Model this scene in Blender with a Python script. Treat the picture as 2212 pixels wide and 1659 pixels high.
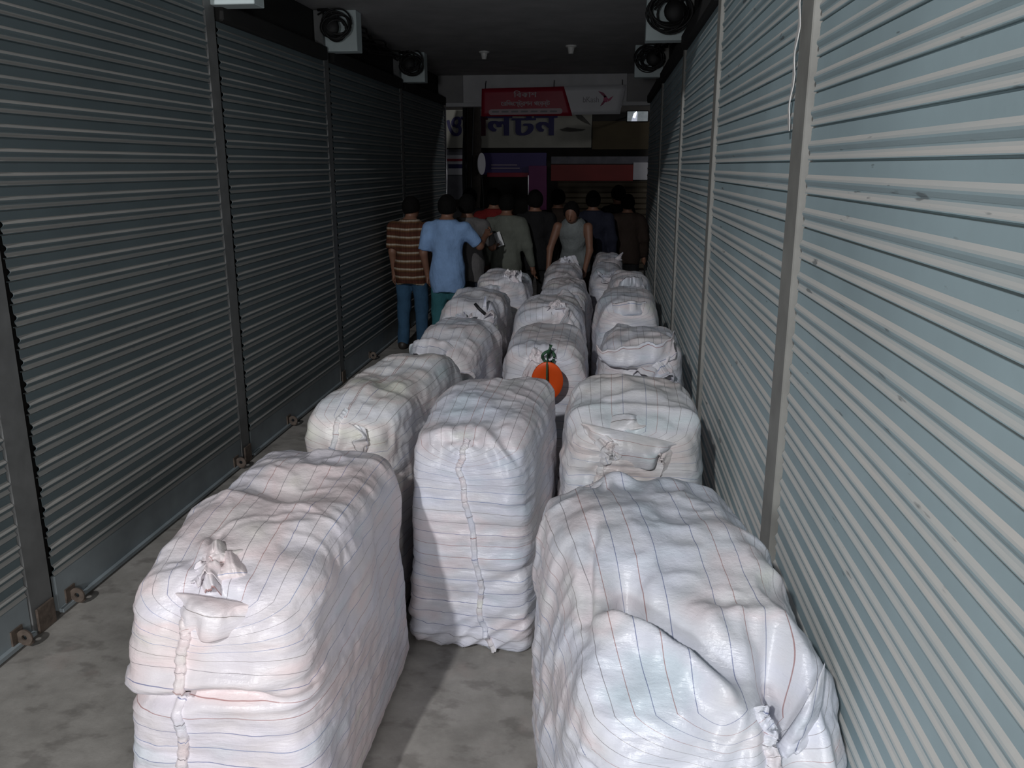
import bpy, math, random
import numpy as np
from mathutils import Vector, Matrix

for o in list(bpy.data.objects):
    bpy.data.objects.remove(o)
S = bpy.context.scene
COL = S.collection

# ------------------------------------------------------------------ camera
F_PX, W_PX, H_PX = 1822.0, 2212, 1659
CAM_Z = 2.0
PITCH = math.atan(471.5 / F_PX)
YAW = math.radians(6.25)
cam_data = bpy.data.cameras.new('camera')
cam = bpy.data.objects.new('camera', cam_data)
COL.objects.link(cam)
cam_data.sensor_fit = 'HORIZONTAL'
cam_data.sensor_width = 36.0
cam_data.lens = 36.0 * F_PX / W_PX
cam_data.clip_start = 0.05
cam_data.clip_end = 200
cam.location = (0, 0, CAM_Z)
cam.rotation_euler = (math.pi / 2 - PITCH, 0, YAW)
S.camera = cam

# ------------------------------------------------------------------ world, lights, exposure
world = bpy.data.worlds.new('night_sky')
S.world = world
world.use_nodes = True
bg = world.node_tree.nodes['Background']
bg.inputs['Color'].default_value = (0.30, 0.34, 0.42, 1)
bg.inputs['Strength'].default_value = 0.016

def lamp(name, loc, watts, radius, color):
    d = bpy.data.lights.new(name, 'POINT')
    d.energy = watts
    d.shadow_soft_size = radius
    d.color = color
    o = bpy.data.objects.new(name, d)
    o.location = loc
    COL.objects.link(o)
    return o

# yard lamp and two added fill lamps behind the photographer, a street lamp beyond
lamp('high_yard_lamp', (-2.05, -5.5, 5.9), 1750, 0.12, (0.985, 0.985, 1.0))
lamp('alley_mouth_lamp', (-0.6, -2.2, 1.95), 190, 0.22, (0.96, 0.97, 1.0))  # added fill, softens the shade on walls and sack fronts
lamp('side_street_lamp', (2.05, -2.6, 2.4), 300, 0.4, (1.0, 0.97, 0.96))  # added fill from the right, lifts the right sides of the sacks
lamp('street_lamp', (5.5, 14.6, 4.2), 110, 0.2, (0.95, 0.95, 1.0))

S.view_settings.view_transform = 'Standard'
S.view_settings.look = 'None'
S.view_settings.exposure = 0.0
S.view_settings.gamma = 1.0
S.view_settings.use_curve_mapping = False

# ------------------------------------------------------------------ helpers
def tag(o, label=None, cat=None, group=None, kind=None):
    if label: o['label'] = label
    if cat: o['category'] = cat
    if group: o['group'] = group
    if kind: o['kind'] = kind
    return o

def empty(name, loc=(0, 0, 0), rz=0.0):
    o = bpy.data.objects.new(name, None)
    o.empty_display_size = 0.1
    o.location = loc
    o.rotation_euler = (0, 0, rz)
    COL.objects.link(o)
    return o

def mesh_obj(name, verts, faces, mat=None, parent=None, smooth=False, attr=None):
    me = bpy.data.meshes.new(name)
    me.from_pydata([tuple(map(float, v)) for v in verts], [], [tuple(map(int, f)) for f in faces])
    me.update()
    if smooth:
        me.polygons.foreach_set('use_smooth', [True] * len(me.polygons))
    if attr is not None:
        for k, arr in attr.items():
            a = me.attributes.new(k, 'FLOAT', 'POINT')
            a.data.foreach_set('value', np.asarray(arr, dtype=np.float32))
    if mat: me.materials.append(mat)
    o = bpy.data.objects.new(name, me)
    COL.objects.link(o)
    if parent: o.parent = parent
    return o

class MB:
    """collects shapes into one mesh"""
    def __init__(s): s.v = []; s.f = []
    def add(s, v, f):
        n = len(s.v); s.v += [tuple(p) for p in v]; s.f += [tuple(i + n for i in q) for q in f]
    def box(s, x0, x1, y0, y1, z0, z1, bev=0.0):
        if bev <= 0:
            v = [(x, y, z) for x in (x0, x1) for y in (y0, y1) for z in (z0, z1)]
            f = [(0, 1, 3, 2), (4, 6, 7, 5), (0, 4, 5, 1), (2, 3, 7, 6), (0, 2, 6, 4), (1, 5, 7, 3)]
            s.add(v, f); return
        b = bev
        # chamfered box: three rings
        X = (x0, x1); Y = (y0, y1); Z = (z0, z1)
        v = []; idx = {}
        for i in (0, 1):
            for j in (0, 1):
                for k in (0, 1):
                    sx, sy, sz = (1 if i == 0 else -1), (1 if j == 0 else -1), (1 if k == 0 else -1)
                    for a in range(3):
                        p = [X[i] + sx * b, Y[j] + sy * b, Z[k] + sz * b]
                        p[a] = (X, Y, Z)[a][(i, j, k)[a]]
                        idx[(i, j, k, a)] = len(v); v.append(p)
        f = []
        for i in (0, 1):
            q = [idx[(i, 0, 0, 0)], idx[(i, 0, 1, 0)], idx[(i, 1, 1, 0)], idx[(i, 1, 0, 0)]]; f.append(q if i == 0 else q[::-1])
            q = [idx[(0, i, 0, 1)], idx[(1, i, 0, 1)], idx[(1, i, 1, 1)], idx[(0, i, 1, 1)]]; f.append(q if i == 0 else q[::-1])
            q = [idx[(0, 0, i, 2)], idx[(0, 1, i, 2)], idx[(1, 1, i, 2)], idx[(1, 0, i, 2)]]; f.append(q if i == 0 else q[::-1])
        for i in (0, 1):
            for j in (0, 1):
                f.append([idx[(i, j, 0, 0)], idx[(i, j, 1, 0)], idx[(i, j, 1, 1)], idx[(i, j, 0, 1)]])
                f.append([idx[(i, 0, j, 0)], idx[(i, 1, j, 0)], idx[(i, 1, j, 2)], idx[(i, 0, j, 2)]])
                f.append([idx[(0, i, j, 1)], idx[(1, i, j, 1)], idx[(1, i, j, 2)], idx[(0, i, j, 2)]])
        for i in (0, 1):
            for j in (0, 1):
                for k in (0, 1):
                    f.append([idx[(i, j, k, 0)], idx[(i, j, k, 1)], idx[(i, j, k, 2)]])
        s.add(v, f)
    def tube(s, pts, r, n=8, closed=False, r2=None):
        pts = [Vector(p) for p in pts]; m = len(pts); v = []; f = []
        up = Vector((0.13, 0.21, 0.97)).normalized()
        for i, p in enumerate(pts):
            if closed: t = pts[(i + 1) % m] - pts[i - 1]
            else: t = pts[min(i + 1, m - 1)] - pts[max(i - 1, 0)]
            t.normalize()
            a = t.cross(up)
            if a.length < 1e-3: a = t.cross(Vector((1, 0, 0)))
            a.normalize(); b = t.cross(a)
            rr = r if r2 is None else r + (r2 - r) * i / (m - 1)
            for k in range(n):
                an = 2 * math.pi * k / n
                v.append(p + a * (rr * math.cos(an)) + b * (rr * math.sin(an)))
        for i in range(m if closed else m - 1):
            for k in range(n):
                i2 = (i + 1) % m
                f.append((i * n + k, i * n + (k + 1) % n, i2 * n + (k + 1) % n, i2 * n + k))
        if not closed:
            f.append(tuple(range(n))[::-1]); f.append(tuple((m - 1) * n + k for k in range(n)))
        s.add(v, f)
    def lathe(s, prof, center, n=24, axis='z'):
        v = []; f = []
        for r, h in prof:
            for k in range(n):
                an = 2 * math.pi * k / n
                a, b = r * math.cos(an), r * math.sin(an)
                p = (a, b, h) if axis == 'z' else ((a, h, b) if axis == 'y' else (h, a, b))
                v.append((center[0] + p[0], center[1] + p[1], center[2] + p[2]))
        m = len(prof)
        for i in range(m - 1):
            for k in range(n):
                f.append((i * n + k, i * n + (k + 1) % n, (i + 1) * n + (k + 1) % n, (i + 1) * n + k))
        f.append(tuple(range(n))[::-1]); f.append(tuple((m - 1) * n + k for k in range(n)))
        s.add(v, f)
    def build(s, name, mat, parent=None, smooth=False):
        return mesh_obj(name, s.v, s.f, mat, parent, smooth)

# ---- value noise (numpy)
def _hash(ix, iy, iz, seed):
    h = (ix.astype(np.int64) * 374761393 + iy.astype(np.int64) * 668265263 + iz.astype(np.int64) * 2147483647 + seed * 1274126177) & 0xffffffff
    h = ((h ^ (h >> 13)) * 1274126177) & 0xffffffff
    h = ((h ^ (h >> 16)) * 2246822519) & 0xffffffff
    return ((h ^ (h >> 15)) & 0xffffff) / float(0xffffff)
def vnoise(P, seed=0):
    P = np.asarray(P, float); i = np.floor(P).astype(np.int64); f = P - i
    u = f * f * f * (f * (f * 6 - 15) + 10); out = 0
    for dx in (0, 1):
        for dy in (0, 1):
            for dz in (0, 1):
                w = (u[:, 0] if dx else 1 - u[:, 0]) * (u[:, 1] if dy else 1 - u[:, 1]) * (u[:, 2] if dz else 1 - u[:, 2])
                out = out + w * _hash(i[:, 0] + dx, i[:, 1] + dy, i[:, 2] + dz, seed)
    return out * 2 - 1
def fbm(P, seed=0, octv=3):
    a, o, s = 1.0, 0, 1.0
    for k in range(octv):
        o = o + a * vnoise(P * s, seed + k * 17); a *= 0.5; s *= 2.03
    return o
def ridged(P, seed=0, octv=2):
    a, o, s = 1.0, 0, 1.0
    for k in range(octv):
        o = o + a * (1 - np.abs(vnoise(P * s, seed + k * 31)) * 2.2).clip(-1, 1); a *= 0.5; s *= 2.1
    return o
def sstep(a, b, x):
    t = np.clip((x - a) / (b - a), 0, 1); return t * t * (3 - 2 * t)

# ---- materials
def new_mat(name):
    m = bpy.data.materials.new(name); m.use_nodes = True
    nt = m.node_tree; b = nt.nodes['Principled BSDF']
    return m, nt, b
def N(nt, t, **kw):
    n = nt.nodes.new(t)
    for k, v in kw.items(): setattr(n, k, v)
    return n
def ramp(nt, stops, interp='LINEAR'):
    r = nt.nodes.new('ShaderNodeValToRGB'); cr = r.color_ramp; cr.interpolation = interp
    while len(cr.elements) > 1: cr.elements.remove(cr.elements[-1])
    cr.elements[0].position = stops[0][0]; cr.elements[0].color = (*stops[0][1], 1)
    for p, c in stops[1:]:
        e = cr.elements.new(p); e.color = (*c, 1)
    return r
def mixc(nt, fac, a, b, mode='MIX'):
    m = nt.nodes.new('ShaderNodeMix'); m.data_type = 'RGBA'; m.blend_type = mode
    for sock, val in ((m.inputs['Factor'], fac), (m.inputs['A'], a), (m.inputs['B'], b)):
        pass
    fi, ai, bi = m.inputs[0], m.inputs[6], m.inputs[7]
    for sock, val in ((fi, fac), (ai, a), (bi, b)):
        if hasattr(val, 'is_output') or isinstance(val, bpy.types.NodeSocket): nt.links.new(val, sock)
        elif isinstance(val, (int, float)): sock.default_value = val
        else: sock.default_value = (*val, 1)
    return m.outputs[2]
def math_n(nt, op, a, b=None, c=None):
    m = nt.nodes.new('ShaderNodeMath'); m.operation = op
    for i, v in enumerate((a, b, c)):
        if v is None: continue
        if isinstance(v, bpy.types.NodeSocket): nt.links.new(v, m.inputs[i])
        else: m.inputs[i].default_value = v
    return m.outputs[0]
def noise_n(nt, vec, scale, detail=4, rough=0.55, dist=0.0):
    n = nt.nodes.new('ShaderNodeTexNoise'); n.inputs['Scale'].default_value = scale
    n.inputs['Detail'].default_value = detail; n.inputs['Roughness'].default_value = rough
    n.inputs['Distortion'].default_value = dist
    if vec is not None: nt.links.new(vec, n.inputs['Vector'])
    return n.outputs['Fac']
def mapping(nt, scale=(1, 1, 1), rot=(0, 0, 0), coord='Object'):
    tc = nt.nodes.new('ShaderNodeTexCoord'); mp = nt.nodes.new('ShaderNodeMapping')
    mp.inputs['Scale'].default_value = scale; mp.inputs['Rotation'].default_value = rot
    nt.links.new(tc.outputs[coord], mp.inputs['Vector']); return mp.outputs['Vector']
def bump(nt, b, height, strength=0.3, dist=0.01, prev=None):
    n = nt.nodes.new('ShaderNodeBump'); n.inputs['Strength'].default_value = strength; n.inputs['Distance'].default_value = dist
    nt.links.new(height, n.inputs['Height'])
    if prev is not None: nt.links.new(prev, n.inputs['Normal'])
    nt.links.new(n.outputs['Normal'], b.inputs['Normal']); return n.outputs['Normal']

def plain(name, col, rough=0.6, var=0.12, scale=6.0, metallic=0.0, spec=0.5, bmp=0.0, coord='Object'):
    m, nt, b = new_mat(name)
    v = mapping(nt, coord=coord); f = noise_n(nt, v, scale, 5)
    r = ramp(nt, [(0.3, tuple(c * (1 - var) for c in col)), (0.7, tuple(min(1, c * (1 + var)) for c in col))])
    nt.links.new(f, r.inputs['Fac']); nt.links.new(r.outputs['Color'], b.inputs['Base Color'])
    b.inputs['Roughness'].default_value = rough; b.inputs['Metallic'].default_value = metallic
    b.inputs['Specular IOR Level'].default_value = spec
    if bmp > 0:
        bump(nt, b, noise_n(nt, v, scale * 8, 4), bmp, 0.01)
    return m

def shutter_mat(name, blue, dust, stain_thr=0.70):
    m, nt, b = new_mat(name)
    v1 = mapping(nt, (1, 0.7, 9)); v2 = mapping(nt, (1, 1, 1)); v3 = mapping(nt, (3, 3, 22))
    big = noise_n(nt, v2, 1.6, 4)
    r = ramp(nt, [(0.3, tuple(c * 0.86 for c in blue)), (0.7, tuple(min(1, c * 1.08) for c in blue))])
    nt.links.new(big, r.inputs['Fac'])
    geo = nt.nodes.new('ShaderNodeNewGeometry'); sx = nt.nodes.new('ShaderNodeSeparateXYZ')
    nt.links.new(geo.outputs['Normal'], sx.inputs[0])
    # settled dust on the upward shoulders of each slat
    d = nt.nodes.new('ShaderNodeMapRange'); d.inputs['From Min'].default_value = 0.02; d.inputs['From Max'].default_value = 0.30
    nt.links.new(sx.outputs['Z'], d.inputs['Value'])
    dn = math_n(nt, 'MULTIPLY', d.outputs[0], math_n(nt, 'ADD', math_n(nt, 'MULTIPLY', noise_n(nt, v1, 2.2, 4), 0.7), 0.42))
    c = mixc(nt, math_n(nt, 'MINIMUM', dn, 1.0), r.outputs['Color'], dust)
    # chipped dark scuffs
    st = ramp(nt, [(stain_thr, (0, 0, 0)), (stain_thr + 0.045, (1, 1, 1))])
    nt.links.new(noise_n(nt, v3, 2.0, 3, 0.5), st.inputs['Fac'])
    c = mixc(nt, math_n(nt, 'MULTIPLY', st.outputs['Color'], 0.7), c, (0.13, 0.15, 0.16))
    nt.links.new(c, b.inputs['Base Color'])
    b.inputs['Roughness'].default_value = 0.55; b.inputs['Specular IOR Level'].default_value = 0.35
    bump(nt, b, noise_n(nt, v2, 40, 3), 0.04, 0.01)
    return m

M = {}
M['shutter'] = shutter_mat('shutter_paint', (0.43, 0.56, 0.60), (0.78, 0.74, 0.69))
M['shutter_left'] = shutter_mat('shutter_paint_left', (0.135, 0.175, 0.188), (0.44, 0.425, 0.40))  # darker copy of the shutter colour, the left side's dim light put in
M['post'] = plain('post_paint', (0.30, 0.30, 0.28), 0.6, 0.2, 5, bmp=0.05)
M['post_left'] = plain('post_paint_left', (0.17, 0.175, 0.175), 0.6, 0.2, 5, bmp=0.05)  # post colour darkened for the dimmer left wall, shade put into it
M['bar'] = plain('bottom_bar_paint', (0.26, 0.30, 0.32), 0.55, 0.15, 4)
M['dark'] = plain('channel_dark', (0.012, 0.012, 0.012), 0.9, 0.1, 4)  # near black, shade in channels and behind the shutters put into the colour
M['rust'] = plain('rusty_steel', (0.14, 0.11, 0.09), 0.6, 0.35, 30, metallic=0.3, bmp=0.1)
M['plaster'] = plain('plaster', (0.36, 0.355, 0.36), 0.85, 0.15, 3, bmp=0.1)
M['stub'] = plain('stub_paint', (0.62, 0.72, 0.73), 0.6, 0.08, 5)
M['cable'] = plain('cable_black', (0.012, 0.012, 0.013), 0.6, 0.1, 5)
M['white_plastic'] = plain('white_plastic', (0.75, 0.75, 0.73), 0.4, 0.05, 10)
M['pole'] = plain('dark_pole', (0.035, 0.028, 0.022), 0.9, 0.3, 12, bmp=0.3)
M['green_string'] = plain('green_string', (0.03, 0.10, 0.05), 0.6, 0.3, 60)
M['black_string'] = plain('black_string', (0.015, 0.015, 0.018), 0.6, 0.3, 60)
M['orange'] = plain('orange_plastic', (0.85, 0.10, 0.012), 0.4, 0.06, 8)

def floor_mat():
    m, nt, b = new_mat('concrete_floor')
    v = mapping(nt); 
    a = noise_n(nt, v, 1.4, 6, 0.6); c = noise_n(nt, v, 7, 6, 0.65); g = noise_n(nt, v, 120, 3)
    r = ramp(nt, [(0.30, (0.20, 0.19, 0.175)), (0.5, (0.34, 0.325, 0.30)), (0.68, (0.47, 0.445, 0.42))])
    nt.links.new(math_n(nt, 'ADD', math_n(nt, 'MULTIPLY', a, 0.55), math_n(nt, 'MULTIPLY', c, 0.45)), r.inputs['Fac'])
    st = ramp(nt, [(0.36, (1, 1, 1)), (0.46, (0, 0, 0))])
    nt.links.new(noise_n(nt, mapping(nt, (1.1, 1.6, 1)), 5.5, 4, 0.55), st.inputs['Fac'])
    col = mixc(nt, math_n(nt, 'MULTIPLY', st.outputs['Color'], 0.42), r.outputs['Color'], (0.115, 0.105, 0.095))
    st2 = ramp(nt, [(0.62, (0, 0, 0)), (0.72, (1, 1, 1))])
    nt.links.new(noise_n(nt, mapping(nt, (1.0, 1.0, 1), (0, 0, 0.6)), 3.1, 4, 0.6), st2.inputs['Fac'])
    col = mixc(nt, math_n(nt, 'MULTIPLY', st2.outputs['Color'], 0.35), col, (0.40, 0.33, 0.30))
    nt.links.new(col, b.inputs['Base Color'])
    b.inputs['Roughness'].default_value = 0.75; b.inputs['Specular IOR Level'].default_value = 0.3
    bump(nt, b, math_n(nt, 'ADD', math_n(nt, 'MULTIPLY', c, 0.8), math_n(nt, 'MULTIPLY', g, 0.15)), 0.25, 0.01)
    return m
M['floor'] = floor_mat()

def sack_mat():
    m, nt, b = new_mat('woven_sack_fabric')
    at = N(nt, 'ShaderNodeAttribute', attribute_name='stripe')
    oi = nt.nodes.new('ShaderNodeObjectInfo')
    pitch = 0.056
    q = math_n(nt, 'DIVIDE', at.outputs['Fac'], pitch)
    q = math_n(nt, 'ADD', q, math_n(nt, 'MULTIPLY', oi.outputs['Random'], 9.0))
    fr = math_n(nt, 'ABSOLUTE', math_n(nt, 'SUBTRACT', math_n(nt, 'FRACT', q), 0.5))
    fl = math_n(nt, 'FLOOR', q)
    line = nt.nodes.new('ShaderNodeMapRange')
    line.inputs['From Min'].default_value = 0.026; line.inputs['From Max'].default_value = 0.012
    nt.links.new(fr, line.inputs['Value'])
    wn = N(nt, 'ShaderNodeTexWhiteNoise', noise_dimensions='1D'); nt.links.new(fl, wn.inputs['W'])
    lc = ramp(nt, [(0.0, (0.10, 0.13, 0.30)), (0.3, (0.20, 0.18, 0.20)), (0.55, (0.12, 0.20, 0.42)), (0.75, (0.36, 0.16, 0.15)), (0.9, (0.22, 0.19, 0.18))], 'CONSTANT')
    nt.links.new(wn.outputs['Value'], lc.inputs['Fac'])
    # cloth goods showing faintly through the white weave
    v = mapping(nt, (1, 1, 2.6), coord='Object'); vo = nt.nodes.new('ShaderNodeVectorMath'); vo.operation = 'ADD'
    cx = nt.nodes.new('ShaderNodeCombineXYZ'); nt.links.new(math_n(nt, 'MULTIPLY', oi.outputs['Random'], 37.0), cx.inputs[0])
    nt.links.new(v, vo.inputs[0]); nt.links.new(cx.outputs[0], vo.inputs[1])
    t = noise_n(nt, vo.outputs[0], 2.7, 2, 0.5)
    tint = ramp(nt, [(0.28, (0.70, 0.78, 0.84)), (0.40, (0.76, 0.77, 0.84)), (0.5, (0.77, 0.77, 0.80)), (0.58, (0.81, 0.74, 0.75)), (0.66, (0.79, 0.77, 0.77)), (0.74, (0.79, 0.79, 0.73))])
    nt.links.new(t, tint.inputs['Fac'])
    col = mixc(nt, math_n(nt, 'MULTIPLY', line.outputs[0], 0.80), mixc(nt, 1.0, tint.outputs['Color'], oi.outputs['Color'], 'MULTIPLY'), lc.outputs['Color'])
    nt.links.new(col, b.inputs['Base Color'])
    b.inputs['Roughness'].default_value = 0.34; b.inputs['Specular IOR Level'].default_value = 0.5
    b.inputs['Sheen Weight'].default_value = 0.0
    # weave, crisp little creases of the plastic cloth
    def rn(vec, sc, det):
        n = nt.nodes.new('ShaderNodeTexNoise'); n.noise_type = 'RIDGED_MULTIFRACTAL'; n.inputs['Scale'].default_value = sc; n.inputs['Detail'].default_value = det
        n.inputs['Distortion'].default_value = 0.5; nt.links.new(vec, n.inputs['Vector']); return n.outputs['Fac']
    w = rn(mapping(nt, (1, 1, 2.6)), 7, 3); w1 = rn(mapping(nt, (1.2, .8, 1.4), (0.3, 0.2, 0.5)), 15, 3)
    w2 = noise_n(nt, mapping(nt, (1.4, 1.4, 1)), 70, 3, 0.6); w3 = noise_n(nt, mapping(nt, (1, 1, 5)), 22, 4, 0.6)
    h = math_n(nt, 'ADD', math_n(nt, 'ADD', math_n(nt, 'MULTIPLY', w, 0.30), math_n(nt, 'MULTIPLY', w1, 0.16)), math_n(nt, 'ADD', math_n(nt, 'MULTIPLY', w2, 0.16), math_n(nt, 'MULTIPLY', w3, 0.45)))
    bump(nt, b, h, 0.5, 0.012)
    return m
M['sack'] = sack_mat()

# ------------------------------------------------------------------ the alley shell
XL, XR = -2.46, 0.60            # shutter planes
Y_END = 13.1                    # far mouth of the alley
CEIL = 3.285
mb = MB(); mb.box(-7, 6, -6, 24, -0.15, 0.0); tag(mb.build('floor', M['floor']), kind='structure')
mb = MB(); mb.box(XL - 0.30, XR + 0.30, 4.4, Y_END, CEIL, CEIL + 0.2); tag(mb.build('ceiling', M['plaster']), kind='structure')
mb = MB(); mb.box(XL - 0.30, XL - 0.07, 0.2, Y_END, 0, CEIL); tag(mb.build('wall_left', M['dark']), kind='structure')
mb = MB(); mb.box(XR + 0.07, XR + 0.30, 0.2, Y_END, 0, CEIL); tag(mb.build('wall_right', M['dark']), kind='structure')

PITCHZ = 0.096
def curtain(side, y0, y1, z0, z1, parent):
    """interlocking roller slats, profile extruded along the alley"""
    p = PITCHZ
    prof = [(-0.0045, 1.00), (0.0058, 0.988), (0.0064, 0.62), (0.0088, 0.575), (0.0122, 0.52), (0.0134, 0.465), (0.0128, 0.41), (0.0095, 0.350),
            (0.0060, 0.305), (0.0050, 0.25), (0.0066, 0.18), (0.0092, 0.12), (0.0104, 0.075), (0.0104, 0.052), (-0.0030, 0.040)]
    if side < 0: prof = [(dx if dx < 0.007 else 0.007 + (dx - 0.007) * 1.9, h) for dx, h in prof]
    pts = []
    n = int(round((z1 - z0) / p)); pts = []
    for k in range(n):
        zt = z1 - k * p
        for dx, h in prof: pts.append((dx, zt - p * (1 - h)))
    pts.append((0.0, z1 - n * p))
    v = []; f = []
    x0 = XL if side < 0 else XR
    for dx, z in pts:
        x = x0 - side * dx
        v.append((x, y0, z)); v.append((x, y1, z))
    for i in range(len(pts) - 1):
        q = (2 * i, 2 * i + 1, 2 * i + 3, 2 * i + 2)
        f.append(q if side < 0 else q[::-1])
    nb = len(v); v += [(x + side * 0.0025, y, z) for x, y, z in v]        # sheet steel thickness
    for i in range(len(pts) - 1):
        q = (nb + 2 * i, nb + 2 * i + 2, nb + 2 * i + 3, nb + 2 * i + 1); f.append(q if side < 0 else q[::-1])
        for e in (0, 1): f.append((2 * i + e, 2 * i + 2 + e, nb + 2 * i + 2 + e, nb + 2 * i + e))
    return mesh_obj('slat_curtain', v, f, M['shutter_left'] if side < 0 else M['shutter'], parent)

def hasp(side, y, z, parent, flip=1):
    """lock bracket: bent plate with a padlock hole, on the bottom bar"""
    x0 = XL if side < 0 else XR
    s = -side
    m = MB()
    m.box(x0 + s * 0.012, x0 + s * 0.020, y - 0.035, y + 0.035, z, z + 0.085) if s > 0 else m.box(x0 + s * 0.020, x0 + s * 0.012, y - 0.035, y + 0.035, z, z + 0.085)
    # projecting eye: ring plate
    n = 20; v = []; f = []
    for (r) in (0.012, 0.036):
        for t in (-0.004, 0.004):
            for k in range(n):
                a = 2 * math.pi * k / n
                v.append((x0 + s * (0.050 + r * math.cos(a)), y + t * flip, z + 0.045 + r * math.sin(a)))
    def ring(a, b):
        for k in range(n): f.append((a * n + k, a * n + (k + 1) % n, b * n + (k + 1) % n, b * n + k))
    ring(0, 1); ring(1, 3); ring(3, 2); ring(2, 0)
    m.add(v, f)
    m.tube([(x0 + s * 0.02, y + 0.01, z + 0.01), (x0 + s * 0.06, y + 0.012, z + 0.006), (x0 + s * 0.075, y + 0.012, z + 0.02)], 0.008, 8)
    return m.build('lock_hasp', M['rust'], parent)

def shutter(side, y0, y1, label, hasps=(), top=3.0):
    r = empty('roller_shutter', (0, 0, 0))
    tag(r, label, 'shutter', 'roller shutters along the alley')
    x0 = XL if side < 0 else XR
    n = int((top - 0.26) / PITCHZ); zb = 0.26; zt = zb + n * PITCHZ
    # line the slat grid up with the joints seen at eye level
    zt = zt + ((2.011 - zt) % PITCHZ) - PITCHZ; zb = zt - n * PITCHZ
    while zb > 0.27: zb -= PITCHZ; n += 1
    curtain(side, y0, y1, zb, zt, r)
    m = MB(); a, c = sorted((x0 + side * 0.01, x0 - side * 0.012))
    m.box(a, c, y0, y1, 0.015, zb + 0.004, 0.003)
    a, c = sorted((x0 - side * 0.012, x0 - side * 0.034))
    m.box(a, c, y0, y1, 0.012, 0.03)
    m.build('bottom_bar', M['bar'], r)
    for (y, fl) in hasps: hasp(side, y, 0.012, r, fl)
    # roller hood above the curtain
    m = MB(); a, c = sorted((x0 + side * 0.01, x0 - side * 0.055))
    m.box(a, c, y0, y1, zt, min(zt + 0.11, CEIL - .004), 0.01)
    m.build('roller_hood', M['dark'], r)
    return r

LP = [(3.06, 3.21), (5.262, 5.394), (7.49, 7.61), (10.25, 10.36)]
RP = [(2.70, 2.865), (4.94, 5.07), (7.18, 7.30), (9.95, 10.07)]
GAP = 0.035
sl = [(0.6, LP[0][0]), (LP[0][1], LP[1][0]), (LP[1][1], LP[2][0]), (LP[2][1], LP[3][0]), (LP[3][1], Y_END - 0.05)]
lab = ['grey roller shutter on the left wall, cut by the left edge of the photo',
       'large grey roller shutter on the left wall beside the nearest sack',
       'dim grey roller shutter, second full one along the left wall',
       'dark roller shutter on the left wall behind the person in the striped shirt',
       'almost black roller shutter, last one at the far end of the left wall']
for i, (a, c) in enumerate(sl):
    hs = []
    if i == 0: hs = [(c - 0.10, 1)]
    if i == 1: hs = [(a + 0.12, 1), (c - 0.10, -1)]
    if i == 2: hs = [(a + 0.75, 1)]
    if i == 3: hs = [(a + 0.9, 1)]
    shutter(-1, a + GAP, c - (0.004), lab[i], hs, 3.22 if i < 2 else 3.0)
sr = [(0.5, RP[0][0]), (RP[0][1], RP[1][0]), (RP[1][1], RP[2][0]), (RP[2][1], RP[3][0]), (RP[3][1], Y_END - 0.05)]
lab = ['brightly lit pale blue roller shutter on the right, filling the right edge of the photo',
       'pale grey blue roller shutter, second along the right wall',
       'grey roller shutter, third along the right wall',
       'dim grey roller shutter, fourth along the right wall',
       'dark roller shutter, last one at the far end of the right wall']
for i, (a, c) in enumerate(sr):
    shutter(1, a + 0.004, c - GAP, lab[i], (), 3.22 if i < 2 else 3.0)

def post(side, y0, y1, label, top=CEIL - 0.005):
    r = empty('shutter_post', ((XL if side < 0 else XR), (y0 + y1) / 2, 0)); tag(r, label, 'post', 'steel posts between the shutters')
    s = -side; w = (y1 - y0) / 2
    m = MB(); a, c = sorted((-s * 0.06, s * (0.022 if side > 0 else 0.016))); m.box(a, c, -w, w, 0, top, 0.004)
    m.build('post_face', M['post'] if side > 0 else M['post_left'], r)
    m = MB()
    e = 1 if side < 0 else -1
    a, c = sorted((-s * 0.065, -s * 0.035)); yy = sorted((e * w, e * (w + GAP + 0.01)))
    m.box(a, c, yy[0], yy[1], 0.0, top)
    m.build('guide_channel', M['dark'], r)  # near-black plate for the shade inside the channel
    m = MB(); a, c = sorted((s * 0.022, s * 0.034)); m.box(a, c, -w * 0.8, w * 0.8, 0.0, 0.12, 0.004)
    m.build('foot_plate', M['rust'], r)
    return r
pl = ['grey steel post at the left edge, between the two nearest left shutters', 'grey steel post on the left wall, second from the camera',
      'dark steel post on the left wall, third from the camera', 'almost black steel post on the left wall, farthest from the camera']
for (a, c), l in zip(LP, pl): post(-1, a, c, l)
pl = ['wide lit steel post on the right wall, nearest the camera', 'grey steel post on the right wall, second from the camera',
      'narrow grey post on the right wall, third from the camera', 'dark post on the right wall, farthest from the camera']
for (a, c), l in zip(RP, pl): post(1, a, c, l)

# pale strip of torn tape hanging at the far edge of the near right post
m = MB()
pts = [(XR - 0.024 - 0.004 * math.sin(k * 1.3), 2.872 + 0.006 * math.sin(k * 0.9) + k * 0.0035, 2.55 - k * 0.034) for k in range(14)]
v = []; f = []
for k, p in enumerate(pts):
    w = 0.016 + 0.006 * math.sin(k * 1.7) - 0.0006 * k
    for dx, dy in ((0, -w), (-0.003, -w), (-0.003, w), (0, w)): v.append((p[0] + dx, p[1] + dy, p[2]))
for k in range(len(pts) - 1):
    for q in range(4): f.append((k * 4 + q, k * 4 + (q + 1) % 4, k * 4 + 4 + (q + 1) % 4, k * 4 + 4 + q))
f += [(3, 2, 1, 0), tuple(len(v) - 4 + q for q in range(4))]
m.add(v, f)
tag(m.build('tape_strip', M['white_plastic']), 'thin white strip stuck down the edge of the nearest right post', 'tape')

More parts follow.
